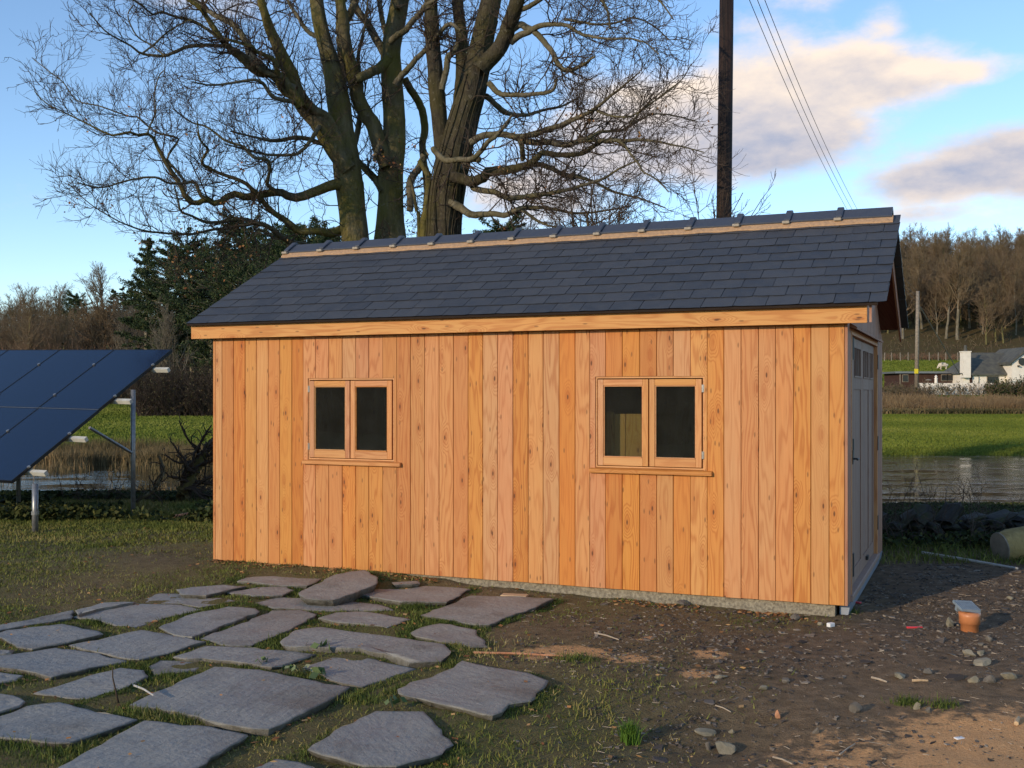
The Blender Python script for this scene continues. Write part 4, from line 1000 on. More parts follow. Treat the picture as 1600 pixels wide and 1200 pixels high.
stone(1433, 1108, 16, 15, 'rock_pale', 'pale round stone beside a grass tuft in the sawdust', grp=G)
stone(1450, 1113, 14, 11, 'rock', 'brown stone touching the pale round stone in the sawdust', grp=G)
stone(1485, 979, 17, 19, 'rock_pale', 'buff rough stone just left of the orange drain pipe', grp=G)
stone(1545, 1002, 14, 13, 'rock', 'angular brown stone below right of the orange drain pipe', grp=G)
stone(1533, 1008, 14, 8, 'rock', 'flat brown stone beside the angular brown stone below the drain pipe', grp=G)
stone(1514, 1025, 27, 13, 'rock_pale', 'left lump of the buff broken masonry below the drain pipe', grp=G)
stone(1533, 1024, 16, 14, 'rock_pale', 'right lump of the buff broken masonry below the drain pipe', grp=G)
stone(1532, 1038, 38, 13, 'rock_pale', 'long pale stone directly below the two lumps of buff masonry', rz=.1, grp=G)
stone(1520, 1066, 22, 15, 'rock_pale', 'leftmost of the row of three pale masonry lumps at the right edge', grp=G)
stone(1545, 1066, 22, 16, 'rock', 'middle one of the row of three pale masonry lumps at the right edge', grp=G)
stone(1575, 1061, 28, 15, 'rock_pale', 'rightmost of the row of three pale masonry lumps at the right edge', grp=G)
stone(1282, 977, 13, 9, 'rock_pale', 'pale stone by the right end of the concrete plinth', grp=G)
stone(1126, 1060, 26, 10, 'rock_pale', 'flat grey-white stone beside the sawdust streak', grp=G)
stone(1191, 1078, 22, 9, 'rock_pale', 'thin pale stone in the middle of the bare soil', grp=G)
stone(1228, 1067, 18, 12, 'rock', 'dark wedge stone right of the thin pale stone', grp=G)
stone(1189, 1020, 12, 7, 'rock_pale', 'small oval pebble in front of the plinth', grp=G)
stone(1235, 1050, 10, 7, 'rock_pale', 'cream round pebble in the middle of the bare soil', grp=G)
stone(1579, 937, 14, 7, 'rock_pale', 'pale pebble near the right edge beyond the drain pipe', grp=G)
stone(1243, 968, 22, 11, 'rock', 'brown stone leaning against the concrete plinth', grp=G)
stone(1068, 946, 26, 11, 'rock', 'grey stone against the plinth below the right window', grp=G)
stone(1100, 944, 30, 8, 'rock', 'flat mossy stone against the plinth right of the grey stone', grp=G)
def lump(px, py, dims, mt, name, label, cat, rz=0, rot=(0, 0), bevel=.003):
    p = onground(px, py); mb = MB().box((-dims[0] / 2, -dims[1] / 2, 0), (dims[0] / 2, dims[1] / 2, dims[2]))
    return tag(mb.build(name, M[mt], None, bevel=bevel, loc=p + Vector((0, 0, -.002)), rot=(rot[0], rot[1], rz)), label, cat)
lump(1298, 979, (.055, .035, .03), 'white_plastic', 'plastic_scrap', 'small white scrap beside the right end of the plinth', 'litter', .6)
lump(1429, 981, (.115, .022, .014), 'red', 'plastic_strip', 'red plastic strip lying on the dark soil left of the drain pipe', 'litter', -.02)
lump(1337, 942, (.09, .03, .014), 'red', 'plastic_strip', 'pinkish red plastic strip by the shed corner', 'litter', -.8)
lump(804, 932, (.22, .10, .018), 'offcut', 'wood_offcut', 'pale sawn board offcut behind the last paving slab', 'offcut', -.25)
lump(1499, 1154, (.05, .03, .008), 'white_plastic', 'plastic_scrap', 'grey-white flat scrap in the sawdust', 'litter', .3)
def stick(px0, py0, px1, py1, r, mt, label, cat='stick', lift=.01):
    a, b = onground(px0, py0), onground(px1, py1); a.z += lift; b.z += lift; m_ = a.lerp(b, .5) + Vector((0, random.uniform(-.01, .01), .004))
    return tag(MB().tube([Vector((0, 0, 0)), m_ - a, b - a], [r, r * .9, r * .7], 6).build('stick', M[mt], None, loc=a), label, cat)
stick(1441, 868, 1590, 893, .016, 'white_stick', 'long pale stick lying below the dry-stone wall', lift=.03)
stick(929, 991, 967, 1002, .006, 'stick', 'thin pale stick lying in front of the shed right of the slabs')
stick(1118, 1106, 1142, 1119, .004, 'stick', 'thin pale twig left of the brick lump')
stick(1362, 1061, 1386, 1068, .007, 'stick', 'short pale stick left of the long buff stone')
stick(1425, 1066, 1450, 1066, .008, 'offcut', 'short orange stick just below the long buff stone')
stick(1312, 1182, 1336, 1165, .004, 'stick', 'thin slanting stick at the lower left of the sawdust')
stick(1208, 1186, 1238, 1197, .005, 'stick', 'thin stick at the bottom edge of the bare soil')
stick(1588, 1134, 1592, 1124, .012, 'offcut', 'short pale splinter in the sawdust at the right edge')
stick(740, 1022, 880, 1028, .008, 'brick', 'long reddish stem lying at the sawdust streak beside the slabs')
stick(270, 812, 338, 800, .022, 'brick', 'reddish fallen branch on the bank left of the shed', 'branch', .04)
def bent(pts, rs, mt, name, label, cat):
    P_ = [Vector(p) for p in pts]; return tag(MB().tube([p - P_[0] for p in P_], rs, 6).build(name, M[mt], None, loc=P_[0], smooth=True), label, cat)
q = onground(185, 1098); s_ = q.y / F
bent([q, q + Vector((-5 * s_, 0, 22 * s_)), q + Vector((-9 * s_, 0, 40 * s_)), q + Vector((-10 * s_, .01, 55 * s_))], [.006, .005, .004, .004], 'twig', 'upright_stalk', 'upright dark dead stem between the slabs at the lower left', 'stem')
stick(208, 1087, 240, 1104, .006, 'white_stick', 'pale curved stalk lying on the edge of the largest slab', lift=.06)
# yellowish log at the right edge
lp = at(1562, 846, 11.3); lgz = g1(lp.x, lp.y); lg = empty('cut_log', (lp.x, lp.y, lgz), 'short thick mossy cut log lying at the right edge by the wall', 'log')
M['log'] = bark('log bark', (.22, .15, .06), (.46, .33, .14), moss=(.34, .26, .10), mossamt=.5, sc=6)
lv = Vector((1.3, .25, .22)).normalized()
MB().tube([Vector((0, 0, .13)), Vector((0, 0, .13)) + lv * .12, Vector((0, 0, .13)) + lv * .6, Vector((0, 0, .13)) + lv * 1.1], [.140, .165, .150, .168], 22, caps=False).build('bark', M['log'], lg, smooth=True)
MB().tube([Vector((.0, 0, .13)) - lv * .004, Vector((0, 0, .13)) + lv * .01], .154, 22).build('cut_face', M['old_wood'], lg); MB().tube([Vector((0, 0, .13)) + lv * 1.095, Vector((0, 0, .13)) + lv * 1.105], .16, 22).build('cut_face', M['old_wood'], lg)
# ------------------------------------------------------------ dry-stone wall on the right
wx0 = at(1300, 800, 12.7); dw = empty('dry_stone_wall', (wx0.x, 12.6, g1(wx0.x, 12.6)), 'low dark mossy dry-stone wall with slanting cope stones right of the shed', 'wall')
wm = [rock_mesh(500 + i, 1, 1, 1, 2, .8) for i in range(8)]
for m_ in wm: m_.materials.append(M['wallstone'])
xx0, xx1, WY = 4.2, 9.2, 12.6
def wz(x): return g1(x, WY) - dw.location.z
for course in range(3):
    x = xx0 + random.uniform(0, .2)
    while x < xx1:
        L = random.uniform(.14, .34); hgt = .105
        for yy in (-.14, .16):
            o = obj('wall_stone', random.choice(wm), dw, (x + L / 2 - dw.location.x, yy + random.uniform(-.03, .03) - .03 * course * (1 if yy > 0 else -1), wz(x) + .04 + course * .092), (random.uniform(-.12, .12), random.uniform(-.1, .1), random.uniform(-.1, .1)), (L * .58, random.uniform(.15, .2), hgt * .66))
        x += L
x = xx0
while x < xx1:
    hgt = random.uniform(.07, .14)
    th_ = random.uniform(.025, .06); me = MB().box((-th_, -.17, -.02), (th_, .17, hgt * 2.0)).mesh('cope', M['wallstone'], bevel=.02)
    for v in me.vertices: v.co += Vector((random.uniform(-.02, .02), random.uniform(-.03, .03), random.uniform(-.04, .03)))
    obj('cope_stone', me, dw, (x - dw.location.x, random.uniform(-.04, .04), wz(x) + .27), (random.uniform(-.1, .1), math.radians(random.uniform(30, 75)), random.uniform(-.15, .15)))
    x += random.uniform(.12, .34)
# ------------------------------------------------------------ branching, all in arrays
def tubes(P, R, s):
    """P (N,K,3) centre lines, R (N,K) radii -> verts, quads"""
    P = np.asarray(P, float); N, K, _ = P.shape
    Tn = np.gradient(P, axis=1); Tn /= np.linalg.norm(Tn, axis=2, keepdims=True) + 1e-9
    md = Tn.mean(1); ref = np.where(np.abs(md[:, 2:3]) < .8, np.array([[0, 0, 1.]]), np.array([[1., 0, 0]]))
    B = np.cross(Tn, ref[:, None, :]); B /= np.linalg.norm(B, axis=2, keepdims=True) + 1e-9
    A = np.cross(B, Tn); an = np.arange(s) * 2 * np.pi / s
    V = P[:, :, None, :] + R[:, :, None, None] * (np.cos(an)[None, None, :, None] * A[:, :, None, :] + np.sin(an)[None, None, :, None] * B[:, :, None, :])
    base = (np.arange(N) * K * s)[:, None, None]; k = np.arange(K - 1)[None, :, None] * s; j = np.arange(s)[None, None, :]; j2 = (j + 1) % s
    Fq = np.stack([base + k + j, base + k + j2, base + k + s + j2, base + k + s + j], -1).reshape(-1, 4)
    return V.reshape(-1, 3), Fq
def join(parts):
    vs = []; fs = []; k = 0
    for v, f in parts: vs.append(v); fs.append(f + k); k += len(v)
    return np.concatenate(vs), np.concatenate(fs)
def norm(v): return v / (np.linalg.norm(v, axis=-1, keepdims=True) + 1e-9)
def spawn(P, R, counts, L, K, ang=(.5, 1.1), tr=(.15, 1.), wig=.35, up=.12, rr=.6, rtip=.25, rmin=.003, rg=rng, flat_=None, ljit=.35, tip=.55):
    N, Kp, _ = P.shape; idx = np.repeat(np.arange(N), counts); n = len(idx)
    t = rg.uniform(tr[0], tr[1], n) * (Kp - 1.001); i0 = t.astype(int); f = (t - i0)[:, None]
    p = P[idx, i0] * (1 - f) + P[idx, i0 + 1] * f; tg = norm(P[idx, i0 + 1] - P[idx, i0]); r = R[idx, i0] * (1 - f[:, 0]) + R[idx, i0 + 1] * f[:, 0]
    rnd = rg.normal(size=(n, 3)); per = norm(rnd - tg * (rnd * tg).sum(1, keepdims=True)); a = rg.uniform(ang[0], ang[1], n)[:, None]
    dr = norm(tg * np.cos(a) + per * np.sin(a))
    Ln = (L if np.isscalar(L) else L[idx]) * rg.uniform(1 - ljit, 1 + ljit, n) * (1 - (1 - tip) * (t / (Kp - 1)))
    st = Ln / (K - 1); Q = np.zeros((n, K, 3)); Q[:, 0] = p; c = p
    for k in range(1, K):
        dr = norm(dr + rg.normal(size=(n, 3)) * wig + np.array([0, 0, up])); c = c + dr * st[:, None]; Q[:, k] = c
    r0 = np.maximum(np.minimum(r * rr, r), rmin); RR = r0[:, None] * np.linspace(1, rtip, K)[None, :]
    return Q, np.maximum(RR, rmin * .7), Ln
def resample(pts, rs, K):
    pts = np.array([list(p) for p in pts], float); rs = np.asarray(rs, float)
    # Catmull-Rom through the points
    d_ = np.concatenate([[0], np.cumsum(np.linalg.norm(np.diff(pts, axis=0), axis=1))]); u = np.linspace(0, d_[-1], K)
    ext = np.vstack([2 * pts[0] - pts[1], pts, 2 * pts[-1] - pts[-2]]); out = []
    for q in u:
        i = min(np.searchsorted(d_, q, 'right') - 1, len(pts) - 2); t = (q - d_[i]) / max(d_[i + 1] - d_[i], 1e-6)
        a, b, c_, e = ext[i], ext[i + 1], ext[i + 2], ext[i + 3]
        out.append(.5 * ((2 * b) + (-a + c_) * t + (2 * a - 5 * b + 4 * c_ - e) * t * t + (-a + 3 * b - 3 * c_ + e) * t ** 3))
    return np.array(out), np.interp(u, d_, rs)
def leaves_mesh(name, pts, size, m_, rg=rng, elong=1.6):
    n = len(pts); d_ = norm(rg.normal(size=(n, 3))); e = norm(np.cross(d_, rg.normal(size=(n, 3)))); s_ = (size * rg.uniform(.6, 1.3, n))[:, None]
    V = np.stack([pts - d_ * s_ * elong / 2, pts + e * s_ / 2, pts + d_ * s_ * elong / 2, pts - e * s_ / 2], 1).reshape(-1, 3)
    return mesh_np(name, V, np.arange(n * 4).reshape(-1, 4), m_, False, dict(v=np.repeat(rg.random(n), 4)))

# ------------------------------------------------------------ the three big beeches behind the shed
TD = 21.0
def limb3(pts, dy0, dy1, ry=.0, seed=0):
    """image points with radius in pixels; the limb runs from depth TD+dy0 to TD+dy1"""
    rs_ = random.Random(seed); n = len(pts); out = []; rr = []
    for i, (px, py, r) in enumerate(pts):
        t = i / (n - 1); Y = TD + dy0 + (dy1 - dy0) * t + ry * math.sin(t * 5 + seed)
        out.append(at(px, py, Y)); rr.append(r * Y / F)
    return out, rr
TREES = [
 dict(label='left one of the three bare trees behind the shed, with a long crooked low limb', base=(556, 10), dy=0, trunk=[(560, 560, 28), (558, 470, 24), (557, 392, 21.5), (551, 330, 20.5), (546, 290, 21.5), (540, 240, 20), (534, 200, 17), (529, 160, 18), (520, 110, 15), (506, 62, 12), (497, 20, 11), (490, -40, 10), (480, -150, 7), (474, -300, 4)],
  limbs=[([(545,265,14),(523,233,15),(500,192,16),(475,165,14),(462,140,12),(455,117,12),(442,92,11),(430,63,9),(420,42,8),(415,25,7),(405,-10,6),(390,-80,5),(370,-160,3)], -.2, -1.6),
   ([(545,250,8),(513,188,8),(490,172,7),(472,160,6),(440,140,5),(435,118,5),(428,95,4),(400,80,3),(392,72,3),(350,60,2)], -.3, -2.0),
   ([(470,165,8),(437,120,7),(403,113,6),(380,93,6),(355,72,5),(342,55,5),(325,30,4),(317,17,4),(300,3,3),(270,-15,2)], -1.0, -2.6),
   ([(462,140,7),(430,123,6),(405,100,6),(390,83,6),(383,63,5),(367,40,5),(350,30,5),(330,20,4),(305,0,3),(280,-20,2)], -1.0, -.2),
   ([(440,120,4),(410,110,4),(380,85,3.5),(350,72,3),(300,72,3),(280,78,2.6),(257,87,2.4),(222,84,2),(205,72,1.6),(183,60,1.4),(163,47,1.2),(140,20,1)], -1.2, -3.0),
   ([(355,72,3),(330,50,2.6),(300,32,2.2),(277,27,2),(253,19,2),(238,22,1.6),(217,5,1.4),(190,-10,1)], -1.8, -3.0),
   ([(222,84,1.6),(240,70,1.5),(262,50,1.4),(290,34,1.2),(300,32,1)], -2.4, -2.2),
   ([(257,87,1.4),(235,70,1.3),(213,55,1.2),(200,25,1),(208,8,1)], -2.6, -2.6),
   ([(545,288,11),(529,288,9),(516,290,8),(492,300,7.5),(467,308,7),(446,305,6.5),(438,300,6),(420,302,6),(406,305,6),(385,309,5.6),(367,303,5.4),(352,309,5),(339,319,5),(322,311,4.6),(304,319,4.4),(289,307,4),(282,288,4),(269,270,3.6),(259,253,3.4),(248,234,3),(238,213,2.6),(231,209,2.3),(215,211,2.2),(206,208,2),(198,206,2),(178,212,1.8),(157,204,1.6),(130,190,1.3),(95,173,1),(70,160,.9),(54,142,.8)], -.2, -3.0),
   ([(322,311,3),(313,305,3),(304,284,2.8),(292,286,2.6),(276,267,2.2),(262,251,2),(265,238,1.9),(279,220,1.9),(275,215,1.8),(269,213,1.8),(248,208,1.6),(232,198,1.5),(215,183,1.3),(203,182,1.2),(173,172,1.1),(153,165,1.1),(120,157,1),(98,128,.9),(78,113,.8),(50,90,.7)], -1.6, -2.2),
   ([(292,286,2),(275,287,1.8),(261,285,1.8),(243,277,1.8),(215,279,1.6),(189,285,1.4),(157,293,1.1),(120,285,.8)], -1.8, -3.4),
   ([(231,209,1.5),(233,200,1.4),(243,175,1.2),(241,150,1.1),(248,120,1),(258,108,.8)], -2.6, -2.2),
   ([(545,352,9),(534,358,7),(516,365,6.5),(505,362,6),(492,361,5.5),(467,361,5.2),(455,351,5),(439,340,4.6),(427,332,4.4),(415,320,4),(406,311,3.6),(398,300,3.4),(380,284,3.2),(341,270,2.6),(325,262,2.4),(315,253,2.2),(325,235,2),(323,230,1.8),(315,222,1.6),(311,213,1.4),(308,190,1)], .3, -2.4),
   ([(480,385,6),(460,380,5),(445,374,4.6),(432,365,4.4),(420,354,4),(401,349,3.6),(380,342,3.2),(350,346,2.8),(322,347,2.4),(300,338,2),(283,330,1.8),(279,315,1.4),(272,290,1)], .2, -2.6),
   ([(401,349,3),(360,356,2.4),(332,359,2.2),(310,364,2),(290,366,2),(234,362,1.6),(200,352,1.2),(175,340,1),(140,318,.8),(106,286,.7)], -.5, -3.0),
   ([(438,304,3.4),(429,297,3.2),(418,288,3),(420,275,2.8),(422,263,2.8),(418,250,2.6),(407,247,2.6),(396,246,2.4),(381,230,2.2),(365,224,2),(350,218,2),(324,199,1.6),(297,190,1.2),(270,170,1)], -1., -2.6),
   ([(500,195,4),(492,209,3.5),(481,225,3),(470,236,2.8),(457,242,2.6),(415,241,2),(380,232,1.6),(350,225,1)], -.4, -2.2),
   ([(467,167,4),(460,160,3.6),(440,156,3.4),(425,150,3.2),(410,130,2.8),(395,125,2.4),(360,130,2),(330,133,1.6),(300,128,1.2)], -.6, -2.8),
   ([(528,165,9),(533,130,9),(535,90,8),(533,50,8),(531,0,7),(528,-60,5),(525,-160,3)], .5, 1.2),
   ([(545,260,5),(560,200,4.6),(564,140,4),(560,90,3),(570,40,2),(575,0,1.5)], .4, .8),
   ([(500,60,4),(480,48,3.6),(465,25,3),(452,5,2.6),(440,-30,2)], .3, 1.5),
   ([(538,235,4.5),(505,225,4),(470,215,3.5),(430,220,3),(400,215,2),(360,205,1.2)], .3, -2)]),
 dict(label='middle one of the three bare trees behind the shed', base=(612, 10), dy=.6, trunk=[(612, 560, 36), (611, 470, 32), (610, 395, 27), (610, 350, 22), (611, 310, 19.5), (611, 270, 19), (616, 220, 18), (616, 180, 17), (614, 150, 17), (612, 110, 16), (611, 80, 15), (616, 50, 15), (622, 20, 15), (628, -20, 14), (634, -120, 10), (640, -300, 5)],
  limbs=[([(606,262,13),(592,225,12),(583,195,12),(572,180,12),(562,160,11.5),(556,140,11),(552,120,10.5),(548,100,10),(543,80,9.5),(538,55,9),(537,30,9),(531,0,8),(524,-60,6),(515,-150,4)], -.2, -1.2),
   ([(609,90,9),(595,105,8),(582,112,7.5),(565,120,7),(556,124,6)], -.2, -.8),
   ([(543,30,6),(552,10,6),(562,-20,5)], -.8, -.5),
   ([(607,95,7),(588,62,6.5),(573,35,6),(556,12,6),(548,-20,5)], .2, .8),
   ([(609,66,5.5),(622,54,5),(633,48,5),(645,32,4.6),(657,20,4.4),(665,8,4),(678,0,3.5),(700,-20,3)], -.3, -1.0),
   ([(617,132,5),(630,115,5),(640,105,4.6),(652,90,4.2),(668,75,4),(682,58,3.6),(690,48,3.2),(703,37,3),(720,48,2)], -.4, -1.2),
   ([(632,123,6),(640,138,6),(650,152,6),(657,165,6),(662,182,6),(664,205,6),(660,225,5.5),(662,250,5),(668,290,6),(667,330,7),(664,375,8)], .3, .6),
   ([(600,300,8),(588,282,6),(575,268,5.5),(562,255,5),(550,240,4)], -.2, .4),
   ([(598,236,4),(592,230,4),(588,240,4),(586,251,3.6)], -.6, -1.0),
   ([(604,60,4),(598,35,4),(594,10,4),(592,-20,3)], .2, .9),
   ([(622,10,7),(612,-20,6),(600,-70,4)], -.2, -.8)]),
 dict(label='right one of the three bare trees behind the shed, thickest and darkest trunk', base=(690, 10), dy=-.3, trunk=[(694, 560, 36), (693, 470, 31), (693, 395, 27), (694, 350, 26), (698, 300, 27), (706, 260, 27), (716, 220, 25), (726, 180, 23), (735, 150, 22), (742, 120, 21), (748, 95, 20), (753, 65, 17), (760, 35, 17), (768, 0, 16), (775, -40, 15), (785, -140, 11), (795, -300, 5)],
  limbs=[([(748,110,14),(762,95,13),(775,82,12.5),(786,65,12),(795,40,12),(803,18,12),(812,-20,11),(825,-100,8),(835,-200,4)], -.2, -1.0),
   ([(700,290,12),(692,245,12),(688,200,12),(683,150,13),(680,110,12),(676,70,11.5),(674,30,11),(672,-10,10),(668,-100,7),(660,-200,4)], .1, .5),
   ([(718,165,11),(722,120,10.5),(722,85,10),(720,50,9.5),(716,15,9),(712,-30,8),(708,-120,5)], .3, 1.0),
   ([(690,140,5),(697,110,5),(700,90,5),(710,80,4.6),(716,68,4)], -.3, -.2),
   ([(705,276,9),(735,283,8),(743,283,8),(755,277,8),(763,269,8),(778,267,7.5),(792,266,7),(810,262,6.5),(827,257,6),(840,245,5),(848,239,4.6),(870,242,4.2),(890,242,4),(912,239,3.6),(927,229,3),(940,222,2.4),(960,215,1.6)], -.5, -2.2),
   ([(792,266,5),(815,262,4.6),(835,256,4.4),(860,262,4),(880,272,3.4),(902,276,3),(930,285,2.4),(960,300,2),(1000,310,1.4),(1040,325,1)], -.8, -1.2),
   ([(735,222,6),(755,212,5.5),(784,210,5),(810,214,5),(829,211,5),(855,202,4.6),(875,196,4.2),(893,188,4),(910,180,3.6),(923,174,3.2),(940,162,2.6),(954,150,2.2),(972,136,1.8),(985,125,1.4),(1000,112,1)], -.4, -3.0),
   ([(724,262,5),(733,250,5),(748,249,4.8),(742,251,4)], -.6, -.8),
   ([(677,232,5),(688,245,5),(700,251,5),(715,249,4.6),(735,249,4.4),(750,238,4),(762,222,3.6),(775,213,3.2),(786,200,2.6),(800,180,1.8)], -1.0, -1.8),
   ([(812,214,4.5),(816,232,4.3),(817,250,4)], -.9, -.9),
   ([(800,212,5),(820,221,5),(840,223,5),(858,222,5),(876,226,5),(893,225,4.6),(905,220,4.2),(918,218,4),(940,220,3.6),(962,219,3.3),(980,220,3),(996,218,2.6),(1013,220,2.2),(1031,222,2),(1048,226,1.6),(1065,229,1.3),(1100,238,.9)], -.6, -3.4),
   ([(916,219,3),(928,211,2.8),(939,206,2.6),(955,205,2.4),(970,204,2.2),(980,199,2),(989,194,1.8),(1003,186,1.6),(1017,179,1.5),(1034,178,1.2),(1060,182,1),(1090,190,.8)], -2, -1.4),
   ([(962,219,2.4),(975,226,2.2),(985,240,2),(997,255,1.8),(1005,268,1.6),(1025,280,1.2),(1045,300,1)], -2.4, -3.2),
   ([(985,194,1.6),(1000,175,1.4),(1020,160,1.2),(1045,140,1.1),(1065,125,.9),(1080,100,.7)], -2.2, -2.6),
   ([(930,172,2),(950,180,1.8),(975,183,1.6),(990,180,1.4),(1010,165,1.2),(1035,150,1),(1060,130,.8)], -2.2, -3.2),
   ([(708,276,6),(733,285,5.5),(740,293,5),(749,297,5),(760,299,4.8),(775,301,4.6),(787,307,4.4),(798,310,4.2),(820,307,4),(845,304,3.8),(858,303,3.6),(880,298,3),(897,294,2.8),(927,284,2.4),(945,278,2),(970,262,1.6),(1000,250,1.2)], -.3, -2.4),
   ([(700,314,7),(721,325,6.5),(730,332,6),(740,336,5.6),(755,335,5),(775,334,4.6),(789,337,4.4),(800,331,4),(812,325,3.6),(835,324,3),(860,326,2.6),(900,333,2),(940,330,1.6),(985,322,1.2)], -.2, -1.8),
   ([(812,325,3),(826,335,2.6),(840,345,2.2),(856,352,1.8),(880,357,1.4)], -1., -1.6),
   ([(797,48,6),(812,38,5.5),(822,43,5.5),(836,50,5),(852,68,4.6),(862,80,4.4),(869,95,4),(876,105,4),(881,109,4),(890,109,3.6),(900,107,3.2),(915,98,2),(930,88,1.4)], -.4, -2.0),
   ([(798,66,6),(812,55,5.5),(825,50,5),(838,42,4.6),(852,39,4),(868,38,3.6),(883,39,3.2),(895,45,3),(908,53,2.6),(925,57,2.4),(941,60,2),(960,61,1.8),(982,60,1.6),(1000,64,1.4),(1011,68,1.2),(1030,85,1)], -.4, -3.2),
   ([(882,30,2.6),(900,33,2.2),(930,38,2),(960,36,1.6),(990,28,1.4),(1020,40,1.2),(1045,62,1)], -1.8, -2.4),
   ([(765,130,5),(780,146,4.4),(800,148,4),(821,148,3.6),(845,146,3.2),(862,142,2.8),(868,132,2.4),(869,124,2)], -.4, -1.4),
   ([(800,20,4.4),(830,8,4),(860,-10,3.4),(900,-20,3),(935,-5,2.6),(950,20,2),(953,45,1.4)], -.5, -2.5),
   ([(812,0,4),(845,-20,3.6),(900,-50,3),(960,-50,2.6),(1000,-30,2),(1030,0,1.6),(1052,30,1)], -.5, -3.5),
   ([(760,150,5),(790,175,4),(820,180,3),(850,172,2.4),(880,165,1.8),(905,152,1.2)], -.3, 1.8),
   ([(664,240,6),(655,262,6),(645,275,6),(640,290,6),(641,310,5.6),(640,330,5.4)], .2, .4)]),
]
VINES = [[(655,372,3),(652,340,2.6),(648,310,2.4),(644,290,2),(640,276,2)], [(662,380,7),(664,350,6.5),(667,320,6),(670,290,5.5),(667,262,5),(655,250,4)]]
def trunk_mesh(P, R, name, m_, sides=30, seed=0, flute=.07):
    P = np.array(P); R = np.array(R); K = len(P); V = []; an = np.arange(sides) * 2 * np.pi / sides
    for k in range(K):
        zz = P[k, 2]; fl = 1 + flute * np.sin(an * 5 + seed + zz * .35) * .6 + (fbm(np.cos(an) * 1.6 + seed, np.sin(an) * 1.6 + zz * .55, seed, 3) - .5) * flute * 2.6 + (fbm(an * 5 + seed, np.full(sides, zz * 3.), seed + 5, 2) - .5) * flute * .7
        V.append(np.stack([P[k, 0] + np.cos(an) * R[k] * fl, P[k, 1] + np.sin(an) * R[k] * fl, np.full(sides, zz)], 1))
    V = np.concatenate(V); k = np.arange(K - 1)[:, None] * sides; j = np.arange(sides)[None]; j2 = (j + 1) % sides
    Fq = np.stack([k + j, k + j2, k + sides + j2, k + sides + j], -1).reshape(-1, 4)
    return mesh_np(name, V, Fq, m_, True)
for ti, tr in enumerate(TREES):
    base_dy = tr['dy']; tp_, tr_ = limb3(tr['trunk'], base_dy, base_dy, 0, ti)
    b = tp_[0]; gzv = g1(b.x, b.y); org = Vector((b.x, b.y, gzv))
    root = empty('bare_tree', org, tr['label'], 'tree', group='big bare trees behind the shed')
    O = np.array(org)
    mt = M['beech_dark'] if ti == 2 else M['beech']
    pts, rs = resample([Vector((b.x, b.y, gzv - .3))] + tp_, [tr_[0] * 1.25] + tr_, 90)
    obj('trunk', trunk_mesh(pts - O, rs, 'trunk', mt, 32, ti * 11 + 3), root)
    limbs = []; allP = []; allR = []
    for li, (lp_, d0, d1) in enumerate(tr['limbs']):
        q, r = limb3(lp_, base_dy + d0, base_dy + d1, .12, li)
        big = max(x[2] for x in lp_) > 7
        K = 44; pp, rr = resample(q, r, K)
        L = np.linalg.norm(np.diff(pp, axis=0), axis=1).sum()
        w_ = np.minimum(rr * .5, .02)
        tt = np.linspace(0, 1, K)
        jit = rng.normal(size=(K, 3)) * w_[:, None] * .2; pp = pp + jit
        v, f = tubes((pp - O)[None], rr[None], 12 if big else 7)
        obj('limb', mesh_np('limb', v, f, mt if big else M['limb'], True), root)
        allP.append(pp); allR.append(rr); limbs.append(L)
    P0 = np.array(allP); R0 = np.array(allR); Ls = np.array(limbs)
    # trunk also sends out fine shoots
    c1 = np.maximum(2, (Ls * (7.0 if ti != 1 else 5.0)).astype(int))
    P1, R1, L1 = spawn(P0, np.minimum(R0, .045), c1, 1.0, 9, (.45, 1.25), (.22, 1.), .20, .05, .34, .35, .0062, rng, ljit=.5, tip=.6)
    n1 = len(P1)
    P2, R2, L2 = spawn(P1, R1, np.maximum(2, (L1 * 6.5).astype(int)), np.minimum(.62 * L1, .8), 7, (.4, 1.1), (.12, 1.), .22, .08, .62, .4, .0046, rng, ljit=.4)
    P3, R3, L3 = spawn(P2, R2, np.maximum(1, (L2 * 11.5).astype(int)), np.minimum(.62 * L2 + .05, .36), 5, (.4, 1.1), (.1, 1.), .20, .10, .7, .5, .0034, rng, ljit=.4)
    # fine shoots on the trunk
    Pt = pts[None, 30:, :]; Rt = rs[None, 30:]
    P4, R4, L4 = spawn(Pt, Rt, np.array([60]), .6, 7, (.9, 1.6), (.0, .95), .30, .12, .04, .5, .0042, rng, ljit=.5)
    P4[:, :] += (norm(P4[:, 1] - P4[:, 0]) * np.array([[1, 1, 0]]))[:, None, :] * .30
    P5, R5, L5 = spawn(P4, R4, np.full(len(P4), 4), .3, 5, (.4, 1.1), (.2, 1.), .26, .08, .7, .5, .0032, rng)
    v, f = join([tubes(P1 - O, R1, 5), tubes(P2 - O, R2, 4), tubes(P3 - O, R3, 3), tubes(P4 - O, R4, 4), tubes(P5 - O, R5, 3)])
    tw = obj('crown', mesh_np('crown', v, f, M['twig'], True), root); tw['kind'] = 'stuff'
    print('tree', ti, n1, len(P2), len(P3), len(f))
    # a few dead leaves that hung on
    sel = P3[rng.integers(0, len(P3), 260), -1] - O; sel = sel[(sel[:, 2] < 7)]
    cl = np.repeat(sel[:34], 6, 0) + rng.normal(size=(len(sel[:34]) * 6, 3)) * .07
    if ti == 0: low = P3[(P3[:, -1, 2] < 4.4)][:, -1] - O; cl = np.concatenate([cl, low[rng.integers(0, len(low), 150)] + rng.normal(size=(150, 3)) * .04])
    lv_ = obj('dead_leaves', leaves_mesh('dead_leaves', cl, .036, M['dead_leaf']), root); lv_['kind'] = 'stuff'
